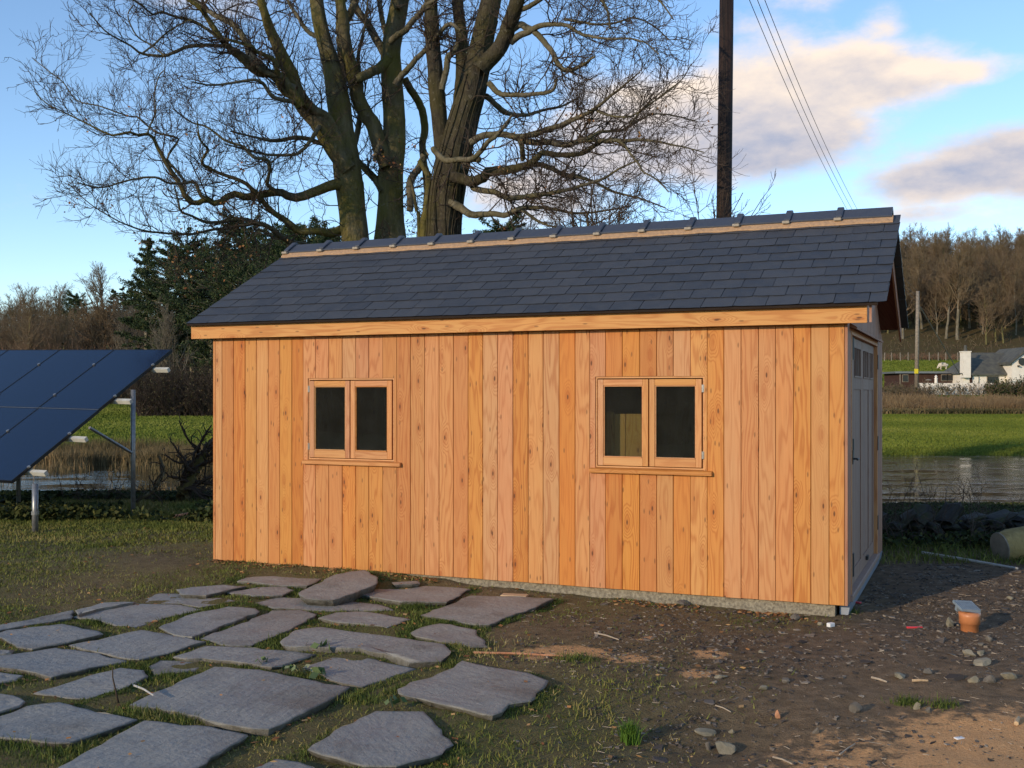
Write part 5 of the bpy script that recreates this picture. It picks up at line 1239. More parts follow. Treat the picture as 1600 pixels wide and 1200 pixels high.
    if ti == 2:
        for vn in VINES:
            q, r = limb3(vn, base_dy + .1, base_dy - .1, 0, 1); pp, rr = resample([Vector((q[0].x, q[0].y, g1(q[0].x, q[0].y)))] + q, [r[0]] + r, 20); v, f = tubes((pp - O)[None], rr[None], 8)
            obj('side_stem', mesh_np('side_stem', v, f, M['beech'], True), root)
        # ivy stems climbing the trunk
        vs = []
        for k in range(16):
            a0 = rng.uniform(-math.pi * .95, .1); zz = np.linspace(2.2, rng.uniform(5, 8.8), 26); an = a0 + np.cumsum(rng.normal(size=26) * .05)
            cxs = np.interp(zz, pts[:, 2], pts[:, 0]); cys = np.interp(zz, pts[:, 2], pts[:, 1]); rs_ = np.interp(zz, pts[:, 2], rs) * 1.06
            vs.append(np.stack([cxs + np.cos(an) * rs_, cys + np.sin(an) * rs_, zz], 1))
        Pv = np.array(vs) - O; v, f = tubes(Pv, np.full(Pv.shape[:2], .011), 5); o_ = obj('ivy_stems', mesh_np('ivy_stems', v, f, M['beech_dark'], True), root); o_['kind'] = 'stuff'

# ------------------------------------------------------------ smaller trees: a few built once and copied
def bare_proto(seed, h=14., spread=.42, dens=1., up=.16, rtw=.016, trunk_r=.22, n1=46, fork=.25):
    rg = np.random.default_rng(seed); K = 12
    tp_ = np.zeros((K, 3)); tp_[:, 2] = np.linspace(-.5, h * .86, K); tp_[1:, :2] = np.cumsum(rg.normal(size=(K - 1, 2)) * .10, 0) * h / 14
    tr_ = trunk_r * np.linspace(1, .18, K) ** .9
    P0, R0 = tp_[None], tr_[None]
    P1, R1, L1 = spawn(P0, R0, np.array([n1]), h * spread, 9, (.35, 1.0), (fork, 1.), .16, up, .6, .2, rtw * 1.6, rg, ljit=.25, tip=.38)
    P2, R2, L2 = spawn(P1, R1, np.full(len(P1), int(9 * dens)), L1 * .5, 7, (.35, .95), (.15, 1.), .2, up * .7, .6, .35, rtw * 1.1, rg, ljit=.3)
    P3, R3, L3 = spawn(P2, R2, np.full(len(P2), int(6 * dens)), L2 * .5, 4, (.3, .9), (.15, 1.), .22, up * .6, .7, .5, rtw * .8, rg, ljit=.3)
    t_ = tubes(P0, R0, 9); c_ = join([tubes(P1, R1, 4), tubes(P2, R2, 3), tubes(P3, R3, 3)])
    return t_, c_
def tree_meshes(seed, mt, mb_, **k):
    t_, c_ = bare_proto(seed, **k); return mesh_np('trunk', *t_, mb_, True), mesh_np('crown', *c_, mt, True)
M['trunk_far'] = bark('far trunk bark', (.12, .10, .07), (.24, .21, .16), mossamt=.25, sc=3)
M['trunk_moss'] = bark('far mossy trunk', (.10, .085, .04), (.20, .17, .08), moss=(.12, .11, .03), mossamt=.7, sc=3)
def one(ms, x, y, s, label, group=None, name='bare_tree', sz=None, z=None, cat='tree'):
    """a tree: an Empty at its foot with trunk and crown"""
    r = empty(name, (x, y, (g1(x, y) if z is None else z)), label, cat, rz=random.uniform(0, 6.28), group=group); r.scale = (s, s, s * (sz or 1))
    for m_, n_ in zip(ms, ('trunk', 'crown')):
        c_ = obj(n_, m_, r)
    return r
hillp = [tree_meshes(50 + i, M['twig_far'], M['trunk_far'] if i % 2 else M['trunk_moss'], h=13.5 + i, spread=.44 - .02 * i, dens=1.1, up=.11, rtw=.019, trunk_r=.22, n1=50, fork=.20) for i in range(5)]
tall = [tree_meshes(70 + i, M['twig_far'], M['trunk_far'], h=17., spread=.36, dens=1., up=.13, rtw=.020, trunk_r=.28, n1=46, fork=.32) for i in range(2)]
# hillside wood on the right: rows up the slope, kept a few metres apart
spots = []
def hill_spots(pxa, pxb, Ya, Yb, n, dmin, tries=60000):
    k = 0
    for _ in range(tries):
        if k >= n: break
        Y = rng.uniform(Ya, Yb); px = rng.uniform(pxa, pxb); x = (px - 800) * Y / F
        if all((x - a) ** 2 + (Y - b) ** 2 > dmin ** 2 for a, b, *_ in spots): spots.append((x, Y, px)); k += 1
hill_spots(1340, 1690, 206, 298, 152, 3.4)
hill_spots(740, 1330, 284, 306, 40, 4.6)
hill_spots(1170, 1340, 206, 284, 34, 5.5)
HG = 'bare trees of the hillside wood'
for x, Y, px in spots:
    pr = random.choice(tall) if random.random() < .2 else random.choice(hillp)
    s_ = random.uniform(.70, 1.02) * (1.0 if px > 1330 else .90)
    if px < 1335 and Y > 283: lb, gp_ = 'brown bare tree of the hillside wood, showing only as a top over the shed ridge', 'wood tops over the ridge'
    elif px < 1340: lb, gp_ = 'brown bare tree of the hillside wood standing directly behind the shed', 'wood trees behind the shed'
    else:
        wh = 'at the foot' if Y < 226 else ('half way up' if Y < 264 else 'on the skyline'); sd = 'beside the roof verge' if px < 1425 else ('above the cabin and far pole' if px < 1505 else 'behind the cottage')
        lb, gp_ = 'brown bare tree %s of the hillside wood, %s' % (wh, sd), 'wood trees %s, %s' % (wh, sd)
    one(pr, x, Y, s_, lb, gp_)
for px, Y, s_, lb in ((1496, 205, 1.15, 'pale-stemmed bare tree at the foot of the wood above the cottage chimney'), (1478, 206, .95, 'slim dark-trunked bare tree at the foot of the wood left of the pale-stemmed one'),
                      (1541, 201, .82, 'mossy green-trunked bare tree behind the cottage roof'), (1556, 203, .86, 'second mossy bare tree behind the cottage roof, right of the first'), (1568, 202, .8, 'third mossy bare tree behind the cottage roof, rightmost of three')):
    x = (px - 800) * Y / F; one(tall[0] if px < 1500 else hillp[0], x, Y, s_, lb)
# conifers
def conifer(seed, h=12., r=3.2, dens=1., pine=False):
    rg = np.random.default_rng(seed); K = 10; tp_ = np.zeros((K, 3)); tp_[:, 2] = np.linspace(-.4, h, K); tp_[1:, :2] = np.cumsum(rg.normal(size=(K - 1, 2)) * .05, 0)
    tr_ = np.linspace(.26, .03, K) * h / 12
    n = int(120 * dens); t = rg.uniform(.22 if pine else .08, .99, n) ** .9; base = np.stack([np.interp(t, np.linspace(0, 1, K), tp_[:, i]) for i in range(3)], 1)
    a = rg.uniform(0, 6.283, n); prof = (np.sin(np.clip((t - .15) / .85, 0, 1) * 3.0) * .7 + .25 if pine else (1 - t) ** .8 + .08)
    L = r * prof * rg.uniform(.5, 1.15, n); dr = np.stack([np.cos(a), np.sin(a), rg.uniform(-.1, .45, n) if pine else rg.uniform(-.25, .2, n)], 1); dr = norm(dr)
    Kb = 6; Q = np.zeros((n, Kb, 3)); c_ = base.copy(); Q[:, 0] = c_
    for k in range(1, Kb): dr = norm(dr + rg.normal(size=(n, 3)) * .12 + np.array([0, 0, .06])); c_ = c_ + dr * (L / (Kb - 1))[:, None]; Q[:, k] = c_
    Rb = np.linspace(.05, .012, Kb)[None, :] * np.ones((n, 1)); t_ = join([tubes(tp_[None], tr_[None], 8), tubes(Q, Rb, 4)])
    m = 170; idx = np.repeat(np.arange(n), m); tt = rg.beta(2.2, 1.1, len(idx)) * (Kb - 1.001); i0 = tt.astype(int); f = (tt - i0)[:, None]
    p = Q[idx, i0] * (1 - f) + Q[idx, i0 + 1] * f + rg.normal(size=(len(idx), 3)) * np.array([.13, .13, .06]) * (L[idx][:, None] * .25 + .40)
    return mesh_np('trunk', *t_, M['trunk_far'], True), leaves_mesh('crown', p, .062, M['needle'], rg, 4.0)
con = [conifer(1, 13, 3.6), conifer(2, 11, 3.0), conifer(3, 12, 4.4, 1.2, True), conifer(4, 10, 4.0, 1.1, True)]
def conY(px, pytop, Y, pr, label, h0, wide=1.):
    x = (px - 800) * Y / F; zt = HC + (HY - pytop) * Y / F; z = g1(x, Y); s_ = (zt - z) / h0
    r = one(con[pr], x, Y, s_, label, None, 'conifer'); r.scale = (s_ * wide, s_ * wide, s_); return r
CO = [(228, 372, 96, 1, 'narrow dark conifer at the left end of the conifer clump'), (262, 392, 92, 2, 'low spreading conifer right of the narrow one'), (300, 378, 96, 3, 'broad pine in the middle of the conifer clump'),
      (352, 352, 90, 0, 'tallest dark conifer of the clump left of the roof'), (382, 345, 94, 2, 'tall spreading pine right of the tallest conifer'), (330, 400, 84, 3, 'bushy pine in front of the tallest conifer'),
      (405, 380, 90, 3, 'dark pine just left of the roof end'), (375, 410, 80, 2, 'dark pine low behind the roof verge'),
      (480, 352, 70, 2, 'pine top showing over the roof left of the big trunks'), (512, 366, 74, 3, 'lower pine top showing over the roof beside the left trunk'), (455, 372, 76, 3, 'dark pine top just over the left end of the ridge'),
      (790, 352, 110, 3, 'dark rounded evergreen top over the ridge right of the big trunks'), (435, 392, 84, 2, 'dark pine behind the roof corner'), (178, 452, 150, 1, 'leftmost of the small distant conifers on the skyline'), (192, 447, 152, 0, 'middle one of the small distant conifers on the skyline'), (208, 440, 150, 1, 'rightmost of the small distant conifers on the skyline'), (118, 462, 165, 3, 'small far dark evergreen between the two lone skyline trees and the round-crowned tree')]
for px, py, Y, pr, lb in CO: conY(px, py, Y, pr, lb, {0: 13, 1: 11, 2: 12, 3: 10}[pr], .95)
# evergreen shade under the hillside wood
for px, pt, Y, lb in ((1532, 470, 214, 'dark evergreen between the trunks at the foot of the wood'), (1505, 500, 212, 'low dark evergreen above the cottage roof'), (1470, 495, 216, 'dark evergreen low in the wood right of the far pole'), (1583, 505, 213, 'dark evergreen at the right edge of the wood foot'), (1415, 500, 214, 'dark evergreen low in the wood left of the far pole')):
    conY(px, pt, Y, 3, lb, 10, 1.5)
# left-hand trees
fieldt = [tree_meshes(90, M['twig_far'], M['trunk_far'], h=12., spread=.50, dens=1.15, up=.10, rtw=.014, trunk_r=.30, n1=52, fork=.2), tree_meshes(91, M['twig_pale'], M['trunk_far'], h=8., spread=.42, dens=1.1, up=.14, rtw=.011, trunk_r=.16, n1=50, fork=.06)]
def tY(px, pytop, Y, ms, h0, label, group=None, wide=1.):
    x = (px - 800) * Y / F; z = g1(x, Y); s_ = (HC + (HY - pytop) * Y / F - z) / h0; r = one(ms, x, Y, s_, label, group); r.scale = (s_ * wide, s_ * wide, s_)
tY(160, 412, 120, fieldt[0], 12.5, 'round-crowned bare tree standing left of the conifers'); tY(45, 442, 165, fieldt[0], 12.5, 'small bare tree on the skyline, leftmost of the two'); tY(87, 440, 168, fieldt[0], 12.5, 'small bare tree on the skyline, right of the leftmost')
tY(266, 470, 74, fieldt[1], 8.2, 'pale twiggy bare tree in front of the conifers'); tY(395, 440, 78, fieldt[1], 8.2, 'twiggy bare tree behind the roof corner'); tY(200, 470, 100, fieldt[1], 8.2, 'low bare tree right of the round-crowned one')
lsp = []
LG = 'bare trees of the wooded rise on the left'
for _ in range(4000):
    if len(lsp) >= 72: break
    Y = rng.uniform(108, 180); px = rng.uniform(-60, 440); x = (px - 800) * Y / F
    if all((x - a) ** 2 + (Y - b) ** 2 > 9 for a, b in lsp):
        lsp.append((x, Y)); one(random.choice(hillp), x, Y, random.uniform(.50, .74) , 'small brown bare tree of the wooded rise beyond the left field', LG, sz=.95)
# scrub and hedges: nobody could count these
def thicket(name, px0, px1, Y0, Y1, n, h, mt, rt=.012, lean=.15, leafn=0, leafm=None, leafs=.2, top=None, kids=4, zoff=0.):
    px = rng.uniform(px0, px1, n); Y = rng.uniform(Y0, Y1, n); x = (px - 800) * Y / F; z = gz(x, Y) + zoff; H = h * rng.uniform(.6, 1.15, n) * (.7 + .6 * fbm(x * .35, Y * .35, 77, 2))
    K = 5; P = np.zeros((n, K, 3)); P[:, 0] = np.stack([x, Y, z], 1); dr = norm(np.concatenate([rng.normal(size=(n, 2)) * lean, np.ones((n, 1))], 1)); c_ = P[:, 0]
    for k in range(1, K): dr = norm(dr + rng.normal(size=(n, 3)) * .12 * (1 + lean)); c_ = c_ + dr * (H / (K - 1))[:, None]; P[:, k] = c_
    R = rt * np.linspace(1.2, .5, K)[None, :] * np.ones((n, 1)); parts = [tubes(P, R, 3)]
    if kids: P2, R2, L2 = spawn(P, R, np.full(n, kids), H * .38, 4, (.3, .9), (.2, .95), .25, .1, .7, .6, rt * .6); parts.append(tubes(P2, R2, 3))
    v, f = join(parts); o = tag(obj(name, mesh_np(name, v, f, mt, False)), kind='stuff')
    if leafn:
        i = rng.integers(0, n, leafn); t = rng.integers(1, K, leafn); q = P[i, t] + rng.normal(size=(leafn, 3)) * leafs * 1.6
        tag(obj(name + '_leaves', leaves_mesh(name + '_leaves', q, leafs, leafm)), kind='stuff')
    return o
thicket('red_scrub', -60, 420, 104, 118, 2600, 4.6, M['twig_red'], .030, .10, kids=3)
thicket('hedge_behind_shed', 430, 1370, 104, 110, 2200, 2.2, M['twig_far'], .026, .4, kids=3)
thicket('brown_scrub', -60, 460, 118, 128, 2200, 7.0, M['twig_far'], .035, .15, kids=4)
thicket('field_hedge', 60, 420, 98, 104, 1600, 4.0, M['twig'], .026, .3, 9000, M['hedge'], .20)
thicket('roadside_hedge', 1370, 1446, 104, 109, 900, 1.9, M['twig_far'], .022, .5, 2600, M['hedge'], .12, zoff=-.1)
thicket('roadside_brush', 1440, 1640, 103, 108, 1100, .9, M['twig_far'], .022, .5, 1500, M['hedge'], .10, zoff=-.1)
thicket('dark_hedge', 215, 430, 69, 72.5, 1500, 3.1, M['twig'], .016, .35, 9000, M['hedge'], .07)
thicket('tall_dry_grass', 1370, 1640, 97, 103, 5200, 1.35, M['reed_stem'], .022, .25, kids=0)
thicket('clipped_hedge', 1440, 1560, 114.5, 116.5, 140, 1.3, M['twig_far'], .018, .45, 500, M['hedge'], .12, zoff=.1)
thicket('clipped_hedge_dense', 1545, 1660, 113.5, 116, 420, 1.5, M['twig_far'], .024, .4, 5000, M['bramble'], .12)
thicket('hill_understorey', 1370, 1640, 194, 208, 150, 1.3, M['twig_far'], .03, .5, 260, M['hedge'], .15)
thicket('hill_brush', 1090, 1700, 220, 300, 10500, 9.0, M['twig_far'], .04, .3, kids=5)
thicket('field_edge_brush', 1378, 1600, 187, 189, 500, 1.3, M['twig_red'], .03, .4, kids=2)
# young shrub behind the roof at the foot of the pole
ssp = [tree_meshes(120, M['twig'], M['limb'], h=4.2, spread=.5, dens=.9, up=.12, rtw=.0042, trunk_r=.05, n1=26, fork=.1), tree_meshes(121, M['twig'], M['limb'], h=6., spread=.45, dens=1., up=.06, rtw=.005, trunk_r=.10, n1=34, fork=.3)]
tY(1078, 275, 16.5, ssp[0], 4.3, 'leaning twiggy sapling showing over the ridge left of the dark pole'); tY(930, 235, 18.5, ssp[1], 6.2, 'dark twiggy small tree behind the ridge under the right-hand limbs'); tY(965, 285, 17.5, ssp[1], 6.2, 'second dark twiggy small tree behind the ridge, right of the first')
# ------------------------------------------------------------ grass, reeds, litter
def blades(name, x, y, h, w_, m_, lean=.5, z=None, bend=True, rg=rng):
    n = len(x); z = gz(x, y) - .004 if z is None else z; a = rg.uniform(0, 6.283, n); hh = h * rg.uniform(.5, 1.3, n); ww = w_ * rg.uniform(.7, 1.3, n)
    dx_, dy_ = np.cos(a), np.sin(a); b = rg.uniform(0, 6.283, n); ln = rg.random(n) * lean * hh
    o_ = np.stack([x, y, z], 1); side = np.stack([dx_, dy_, np.zeros(n)], 1) * ww[:, None] / 2; ld = np.stack([np.cos(b), np.sin(b), np.zeros(n)], 1)
    mid = o_ + ld * (ln * .3)[:, None] + np.array([0, 0, 1.]) * (hh * .55)[:, None]; tip = o_ + ld * ln[:, None] + np.array([0, 0, 1.]) * (hh * (1 - .25 * (ln / (hh + 1e-6)) ** 2))[:, None]
    sc_ = np.where(y > 30, .10, 1.1); v = np.clip(fbm(x * sc_, y * sc_, 31, 3) * 1.3 - .35 + rg.normal(size=n) * .20, 0, 1)
    if bend:
        V = np.stack([o_ - side, o_ + side, mid + side * .8, mid - side * .8, tip], 1).reshape(-1, 3); k = np.arange(n)[:, None] * 5
        me = mesh_np(name, V, [k + np.array([[0, 1, 2, 3]]), k + np.array([[3, 2, 4]])], m_, False, dict(v=np.repeat(v, 5)))
    else:
        V = np.stack([o_ - side, o_ + side, tip], 1).reshape(-1, 3); k = np.arange(n)[:, None] * 3; me = mesh_np(name, V, k + np.array([[0, 1, 2]]), m_, False, dict(v=np.repeat(v, 3)))
    return tag(obj(name, me), kind='stuff')
def in_slabs(x, y, grow=0.):
    res = np.zeros(len(x), bool)
    for p in slab_polys:
        if grow:
            c_ = p.mean(0); r_ = np.hypot(*(p - c_).T).mean(); p = c_ + (p - c_) * (1 + grow / r_)
        x0, y0 = p.min(0); x1, y1 = p.max(0); c = np.where((x > x0) & (x < x1) & (y > y0) & (y < y1))[0]
        if not len(c): continue
        ins = np.zeros(len(c), bool); j = len(p) - 1; X, Y = x[c], y[c]
        for i in range(len(p)):
            cond = (p[i, 1] > Y) != (p[j, 1] > Y)
            with np.errstate(divide='ignore', invalid='ignore'): xi = (p[j, 0] - p[i, 0]) * (Y - p[i, 1]) / (p[j, 1] - p[i, 1] + 1e-12) + p[i, 0]
            ins ^= cond & (X < xi); j = i
        res[c[ins]] = True
    return res
def in_shed(x, y, m_=.02):
    lx = (x - SX) * CT - (y - SY) * ST; ly = (x - SX) * ST + (y - SY) * CT
    return (lx > -L_ - m_) & (lx < m_) & (ly > -m_) & (ly < W_ + m_)
def scatter(n, ya, yb, pa, pb):
    """area-uniform points of the ground between two image columns"""
    y = np.sqrt(rng.uniform(ya ** 2, yb ** 2, n)); px = rng.uniform(pa, pb, n); return (px - 800) * y / F, y
# short mossy turf over the yard
x, y = scatter(400000, 4.4, 21, -60, 1330); g, m_, d_, *_ = masks(x, y)
keep = (rng.random(len(x)) < g ** 1.3 * (1 - .6 * m_) * (1 - d_) * (.25 + 1.1 * sst(fbm(x * 2.2, y * 2.2, 61, 3), .38, .56)) * np.clip(9. / y, .3, 1.3)) & ~in_slabs(x, y, .004) & ~in_shed(x, y)
x, y = x[keep], y[keep]; hgt = .016 + .030 * np.clip(fbm(x * 1.7, y * 1.7, 71, 3) * 2 - .6, 0, 1) + .02 * sst(y, 12, 16)
blades('turf', x, y, hgt, .0048 + .0006 * y, M['moss_grass'], 1.6, bend=False); print('turf', len(x))
# greener tufts: in the slab joints and over the left bank
x, y = scatter(420000, 4.4, 11, -60, 900); near = in_slabs(x, y, .10) & ~in_slabs(x, y, .0); cl = fbm(x * 3.1, y * 3.1, 81, 3)
keep = near & (cl > .50) & (rng.random(len(x)) < .75); x, y = x[keep], y[keep]; cl = cl[keep]
blades('joint_grass', x, y, .014 + .075 * np.clip(cl - .48, 0, .3), .0042, M['grass'], 1.3); print('joint', len(x))
TU = [(65, 1050, .14), (165, 1018, .10), (40, 1160, .22), (115, 1175, .20), (250, 1120, .16), (290, 1125, .14), (235, 1115, .12), (325, 1025, .07), (230, 1045, .14), (270, 1060, .14), (440, 1000, .10), (820, 1100, .10), (730, 1010, .10), (700, 1040, .10), (155, 975, .10), (180, 948, .06), (340, 925, .06), (400, 930, .07), (650, 950, .12), (560, 1095, .10), (610, 1150, .05), (900, 1030, .10), (480, 1060, .1), (745, 980, .07), (1475, 1105, .05), (1420, 1100, .06), (1320, 958, .08), (355, 1115, .05)]
xs, ys, hs = [], [], []
for px, py, r in TU:
    p = onground(px, py); n = int(520 * r / .1) ; xs.append(p.x + rng.normal(size=n) * r * .7); ys.append(p.y + rng.normal(size=n) * r * .55); hs.append(.020 + .045 * rng.random(n) ** 2)
x = np.concatenate(xs); y = np.concatenate(ys); hh = np.concatenate(hs); k = ~in_slabs(x, y) & ~in_shed(x, y); blades('grass_tufts', x[k], y[k], hh[k], .0044, M['grass'], 1.1)
p = onground(985, 1160); n = 260; blades('tall_tuft', p.x + rng.normal(size=n) * .022, p.y + rng.normal(size=n) * .02, .10, .006, M['lush'], .7)
# rough bank down to the pond
x, y = scatter(150000, 12, 24, -80, 420); keep = ~in_shed(x, y) & (rng.random(len(x)) < .3 + .7 * (fbm(x * .9, y * .9, 15, 3) > .45)); x, y = x[keep], y[keep]
lf = sst(y, 14, 18); blades('bank_grass', x, y, .04 + .13 * lf * fbm(x * .8, y * .8, 16, 3) * 1.4, .010 + .006 * lf, M['moss_grass'], 1.1)
x, y = scatter(60000, 14.5, 24, -80, 360); k = fbm(x * .8, y * .8, 25, 3) > .50; x, y = x[k], y[k]; q = np.stack([x, y, gz(x, y) + .02 + rng.random(len(x)) * .16], 1)
tag(obj('bank_brambles', leaves_mesh('bank_brambles', q, .05, M['bramble'])), kind='stuff')
x, y = scatter(50000, 11.8, 23, 1330, 1650); k = (fbm(x * .9, y * .9, 26, 3) > .47) | (np.abs(y - 12.1) < .5) & (rng.random(len(x)) < .4); x, y = x[k], y[k]; q = np.stack([x, y, gz(x, y) + .01 + rng.random(len(x)) * .15], 1)
tag(obj('wall_foot_brambles', leaves_mesh('wall_foot_brambles', q, .035, M['bramble'])), kind='stuff')
x, y = scatter(26000, 11, 23, 1330, 1650); blades('rough_bank_grass', x, y, .10, .010, M['moss_grass'], 1.2)
# green fields
x, y = scatter(200000, 36, 118, -60, 430); blades('left_field_grass', x, y, .07 + .0006 * y, .035 + .0010 * y, M['field_grass'], .8, bend=False)
x, y = scatter(260000, 42, 98, 1050, 1660); blades('right_field_grass', x, y, .07 + .0006 * y, .035 + .0010 * y, M['field_grass'], .8, bend=False)
x, y = scatter(110000, 126, 187, 1050, 1660); blades('upper_field_grass', x, y, .22, .22, M['field_grass'], .8, bend=False)
# reeds at the far margin of the pond and in the shallows
x, y = scatter(34000, 33.2, 37, 40, 420); k = (fbm(x * .5, y * .5, 91, 3) > .40 - .10 * sst(y, 34, 36)) ; x, y = x[k], y[k]; blades('reeds', x, y, .55 * (.5 + fbm(x * .4, y * .4, 92, 2)), .018, M['reed'], .5, z=np.maximum(gz(x, y), -.62))
x, y = scatter(7000, 22.5, 33, -40, 400); k = fbm(x * .45, y * .45, 93, 3) > .62; x, y = x[k], y[k]; blades('water_weed', x, y, .34, .014, M['reed'], .5, z=np.maximum(gz(x, y), -.62))
x, y = scatter(26000, 35.5, 38.5, 60, 430); blades('pond_bank_grass', x, y, .24, .03, M['moss_grass'], .8)
x, y = scatter(12000, 40.2, 42.2, 1350, 1660); blades('pond_edge_grass', x, y, .12, .03, M['field_grass'], .8)
x, y = scatter(16000, 94, 99, 1350, 1660); blades('field_margin_grass', x, y, .5, .10, M['reed'], .8)
# bare stems standing between the shed, the wall and the water
def wisps(name, pts, h, n, rt=.006, mt=None, label=None):
    P = []
    for (px, py, Y) in pts:
        for k in range(n):
            a = at(px, py, Y); a = Vector((a.x + random.gauss(0, .25), a.y + random.gauss(0, .2), 0)); a.z = g1(a.x, a.y) - .03; P.append(a)
    P0 = np.array([list(p) for p in P]); K = 7; Q = np.zeros((len(P0), K, 3)); Q[:, 0] = P0; dr = norm(np.concatenate([rng.normal(size=(len(P0), 2)) * .45, np.ones((len(P0), 1))], 1)); c_ = P0; H = h * rng.uniform(.5, 1.2, len(P0))
    for k in range(1, K): dr = norm(dr + rng.normal(size=dr.shape) * .25 + np.array([0, 0, -.03])); c_ = c_ + dr * (H / (K - 1))[:, None]; Q[:, k] = c_
    R = rt * np.linspace(1, .4, K)[None] * np.ones((len(P0), 1)); P2, R2, L2 = spawn(Q, R, np.full(len(Q), 5), H * .4, 5, (.4, 1.1), (.2, 1), .25, .05, .7, .5, rt * .5); P3, R3, L3 = spawn(P2, R2, np.full(len(P2), 2), L2 * .5, 4, (.4, 1.1), (.2, 1), .25, .05, .7, .5, rt * .4)
    v, f = join([tubes(Q, R, 4), tubes(P2, R2, 3), tubes(P3, R3, 3)]); return tag(obj(name, mesh_np(name, v, f, mt or M['twig'], True)), kind='stuff')
wisps('bramble_stems', [(1400, 800, 13.2), (1430, 800, 13.4), (1390, 790, 13), (1450, 790, 13.6), (1500, 800, 13.6), (1560, 790, 13.8), (1590, 790, 13.8), (1410, 820, 12.2), (1480, 830, 12.1), (1540, 830, 12)], .75, 9, .006)
wisps('bank_stems', [(240, 790, 18), (290, 780, 19), (320, 770, 19), (180, 780, 19), (130, 800, 18), (335, 790, 18)], .7, 9, .008)
# fallen mossy branch by the water, left of the shed
fbp = onground(292, 775); s_ = 17.5 / F
pp = [at(x_, y_, 17.5 + k * .1) for k, (x_, y_) in enumerate([(283, 778), (296, 752), (305, 735), (318, 712), (330, 692), (345, 676)])]
fbo = empty('fallen_branch', pp[0], 'dark mossy fallen branch leaning by the pond left of the shed', 'branch'); O = np.array(pp[0]); q, r = resample(pp, [.10, .09, .08, .07, .06, .04], 24); q = q + rng.normal(size=q.shape) * .02
v, f = tubes((q - O)[None], r[None], 9); obj('stem', mesh_np('stem', v, f, M['beech'], True), fbo)
P1, R1, L1 = spawn(q[None], r[None], np.array([34]), .8, 7, (.5, 1.4), (.05, 1), .3, .0, .35, .4, .008); P2, R2, L2 = spawn(P1, R1, np.full(len(P1), 5), .35, 5, (.4, 1.1), (.2, 1), .3, .0, .7, .5, .005)
v, f = join([tubes(P1 - O, R1, 4), tubes(P2 - O, R2, 3)]); o_ = obj('twigs', mesh_np('twigs', v, f, M['twig'], True), fbo); o_['kind'] = 'stuff'
pp = [at(x_, y_, 16.6) for (x_, y_) in [(160, 808), (190, 800), (215, 782), (238, 768), (252, 745), (255, 730), (248, 712)]]
fb2 = empty('dead_branch', pp[0], 'thin crooked dead branch rising by the rear post of the solar array', 'branch'); O = np.array(pp[0]); q, r = resample(pp, [.02, .022, .022, .03, .028, .024, .012], 24)
v, f = tubes((q - O)[None], r[None], 7); obj('stem', mesh_np('stem', v, f, M['limb'], True), fb2); P1, R1, L1 = spawn(q[None], r[None], np.array([16]), .45, 6, (.5, 1.3), (.3, 1), .3, .0, .5, .4, .006); v, f = tubes(P1 - O, R1, 4); o_ = obj('twigs', mesh_np('twigs', v, f, M['twig'], True), fb2); o_['kind'] = 'stuff'
# gravel, slate chips and crumbs
cube = np.array([(-1, -1, -1), (1, -1, -1), (1, 1, -1), (-1, 1, -1), (-1, -1, 1), (1, -1, 1), (1, 1, 1), (-1, 1, 1)], float); cf = np.array([(0, 3, 2, 1), (4, 5, 6, 7), (0, 1, 5, 4), (1, 2, 6, 5), (2, 3, 7, 6), (3, 0, 4, 7)])
def chips(name, x, y, smin, smax, m_, flatn=.4, val=None):
    n = len(x); s_ = smin + (smax - smin) * rng.random(n) ** 3; V = np.repeat(cube[None], n, 0) + rng.normal(size=(n, 8, 3)) * .33; V *= np.array([1, .75, flatn]) * rng.uniform(.6, 1.2, (n, 1, 3)); V *= s_[:, None, None]
    a = rng.uniform(0, 6.283, n); c_, s2 = np.cos(a)[:, None], np.sin(a)[:, None]; X = V[:, :, 0] * c_ - V[:, :, 1] * s2; Y = V[:, :, 0] * s2 + V[:, :, 1] * c_; til = rng.normal(size=(n, 1)) * .2
    Z = V[:, :, 2] + X * til + (gz(x, y) + s_ * flatn * .4)[:, None]; V = np.stack([X + x[:, None], Y + y[:, None], Z], 2).reshape(-1, 3); F_ = (np.arange(n)[:, None, None] * 8 + cf[None]).reshape(-1, 4)
    return tag(obj(name, mesh_np(name, V, F_, m_, False, dict(v=np.repeat(rng.random(n) if val is None else val, 8)))), kind='stuff')
x, y = scatter(110000, 4.5, 13, 700, 1640); g, m_, d_, *_ = masks(x, y); k = (rng.random(len(x)) < np.clip(m_ * .5 + d_ * .25 + .02, 0, 1) * (.35 + .8 * (fbm(x * 2.5, y * 2.5, 101, 3) > .5))) & ~in_slabs(x, y) & ~in_shed(x, y, .05); x, y = x[k], y[k]; chips('gravel', x, y, .002, .014, M['chips']); print('chips', len(x))
xr_, yr_ = scatter(900, 96.2, 98.2, 1372, 1520); chips('rubble_heap', xr_, yr_, .10, .32, M['chips'], .8)
x, y = scatter(750, 4.5, 12, 850, 1640); g, m_, d_, *_ = masks(x, y); k = (rng.random(len(x)) < m_) & ~in_slabs(x, y) & ~in_shed(x, y, .05); x, y = x[k], y[k]; chips('slate_chips', x, y, .010, .038, M['chips'], .22)
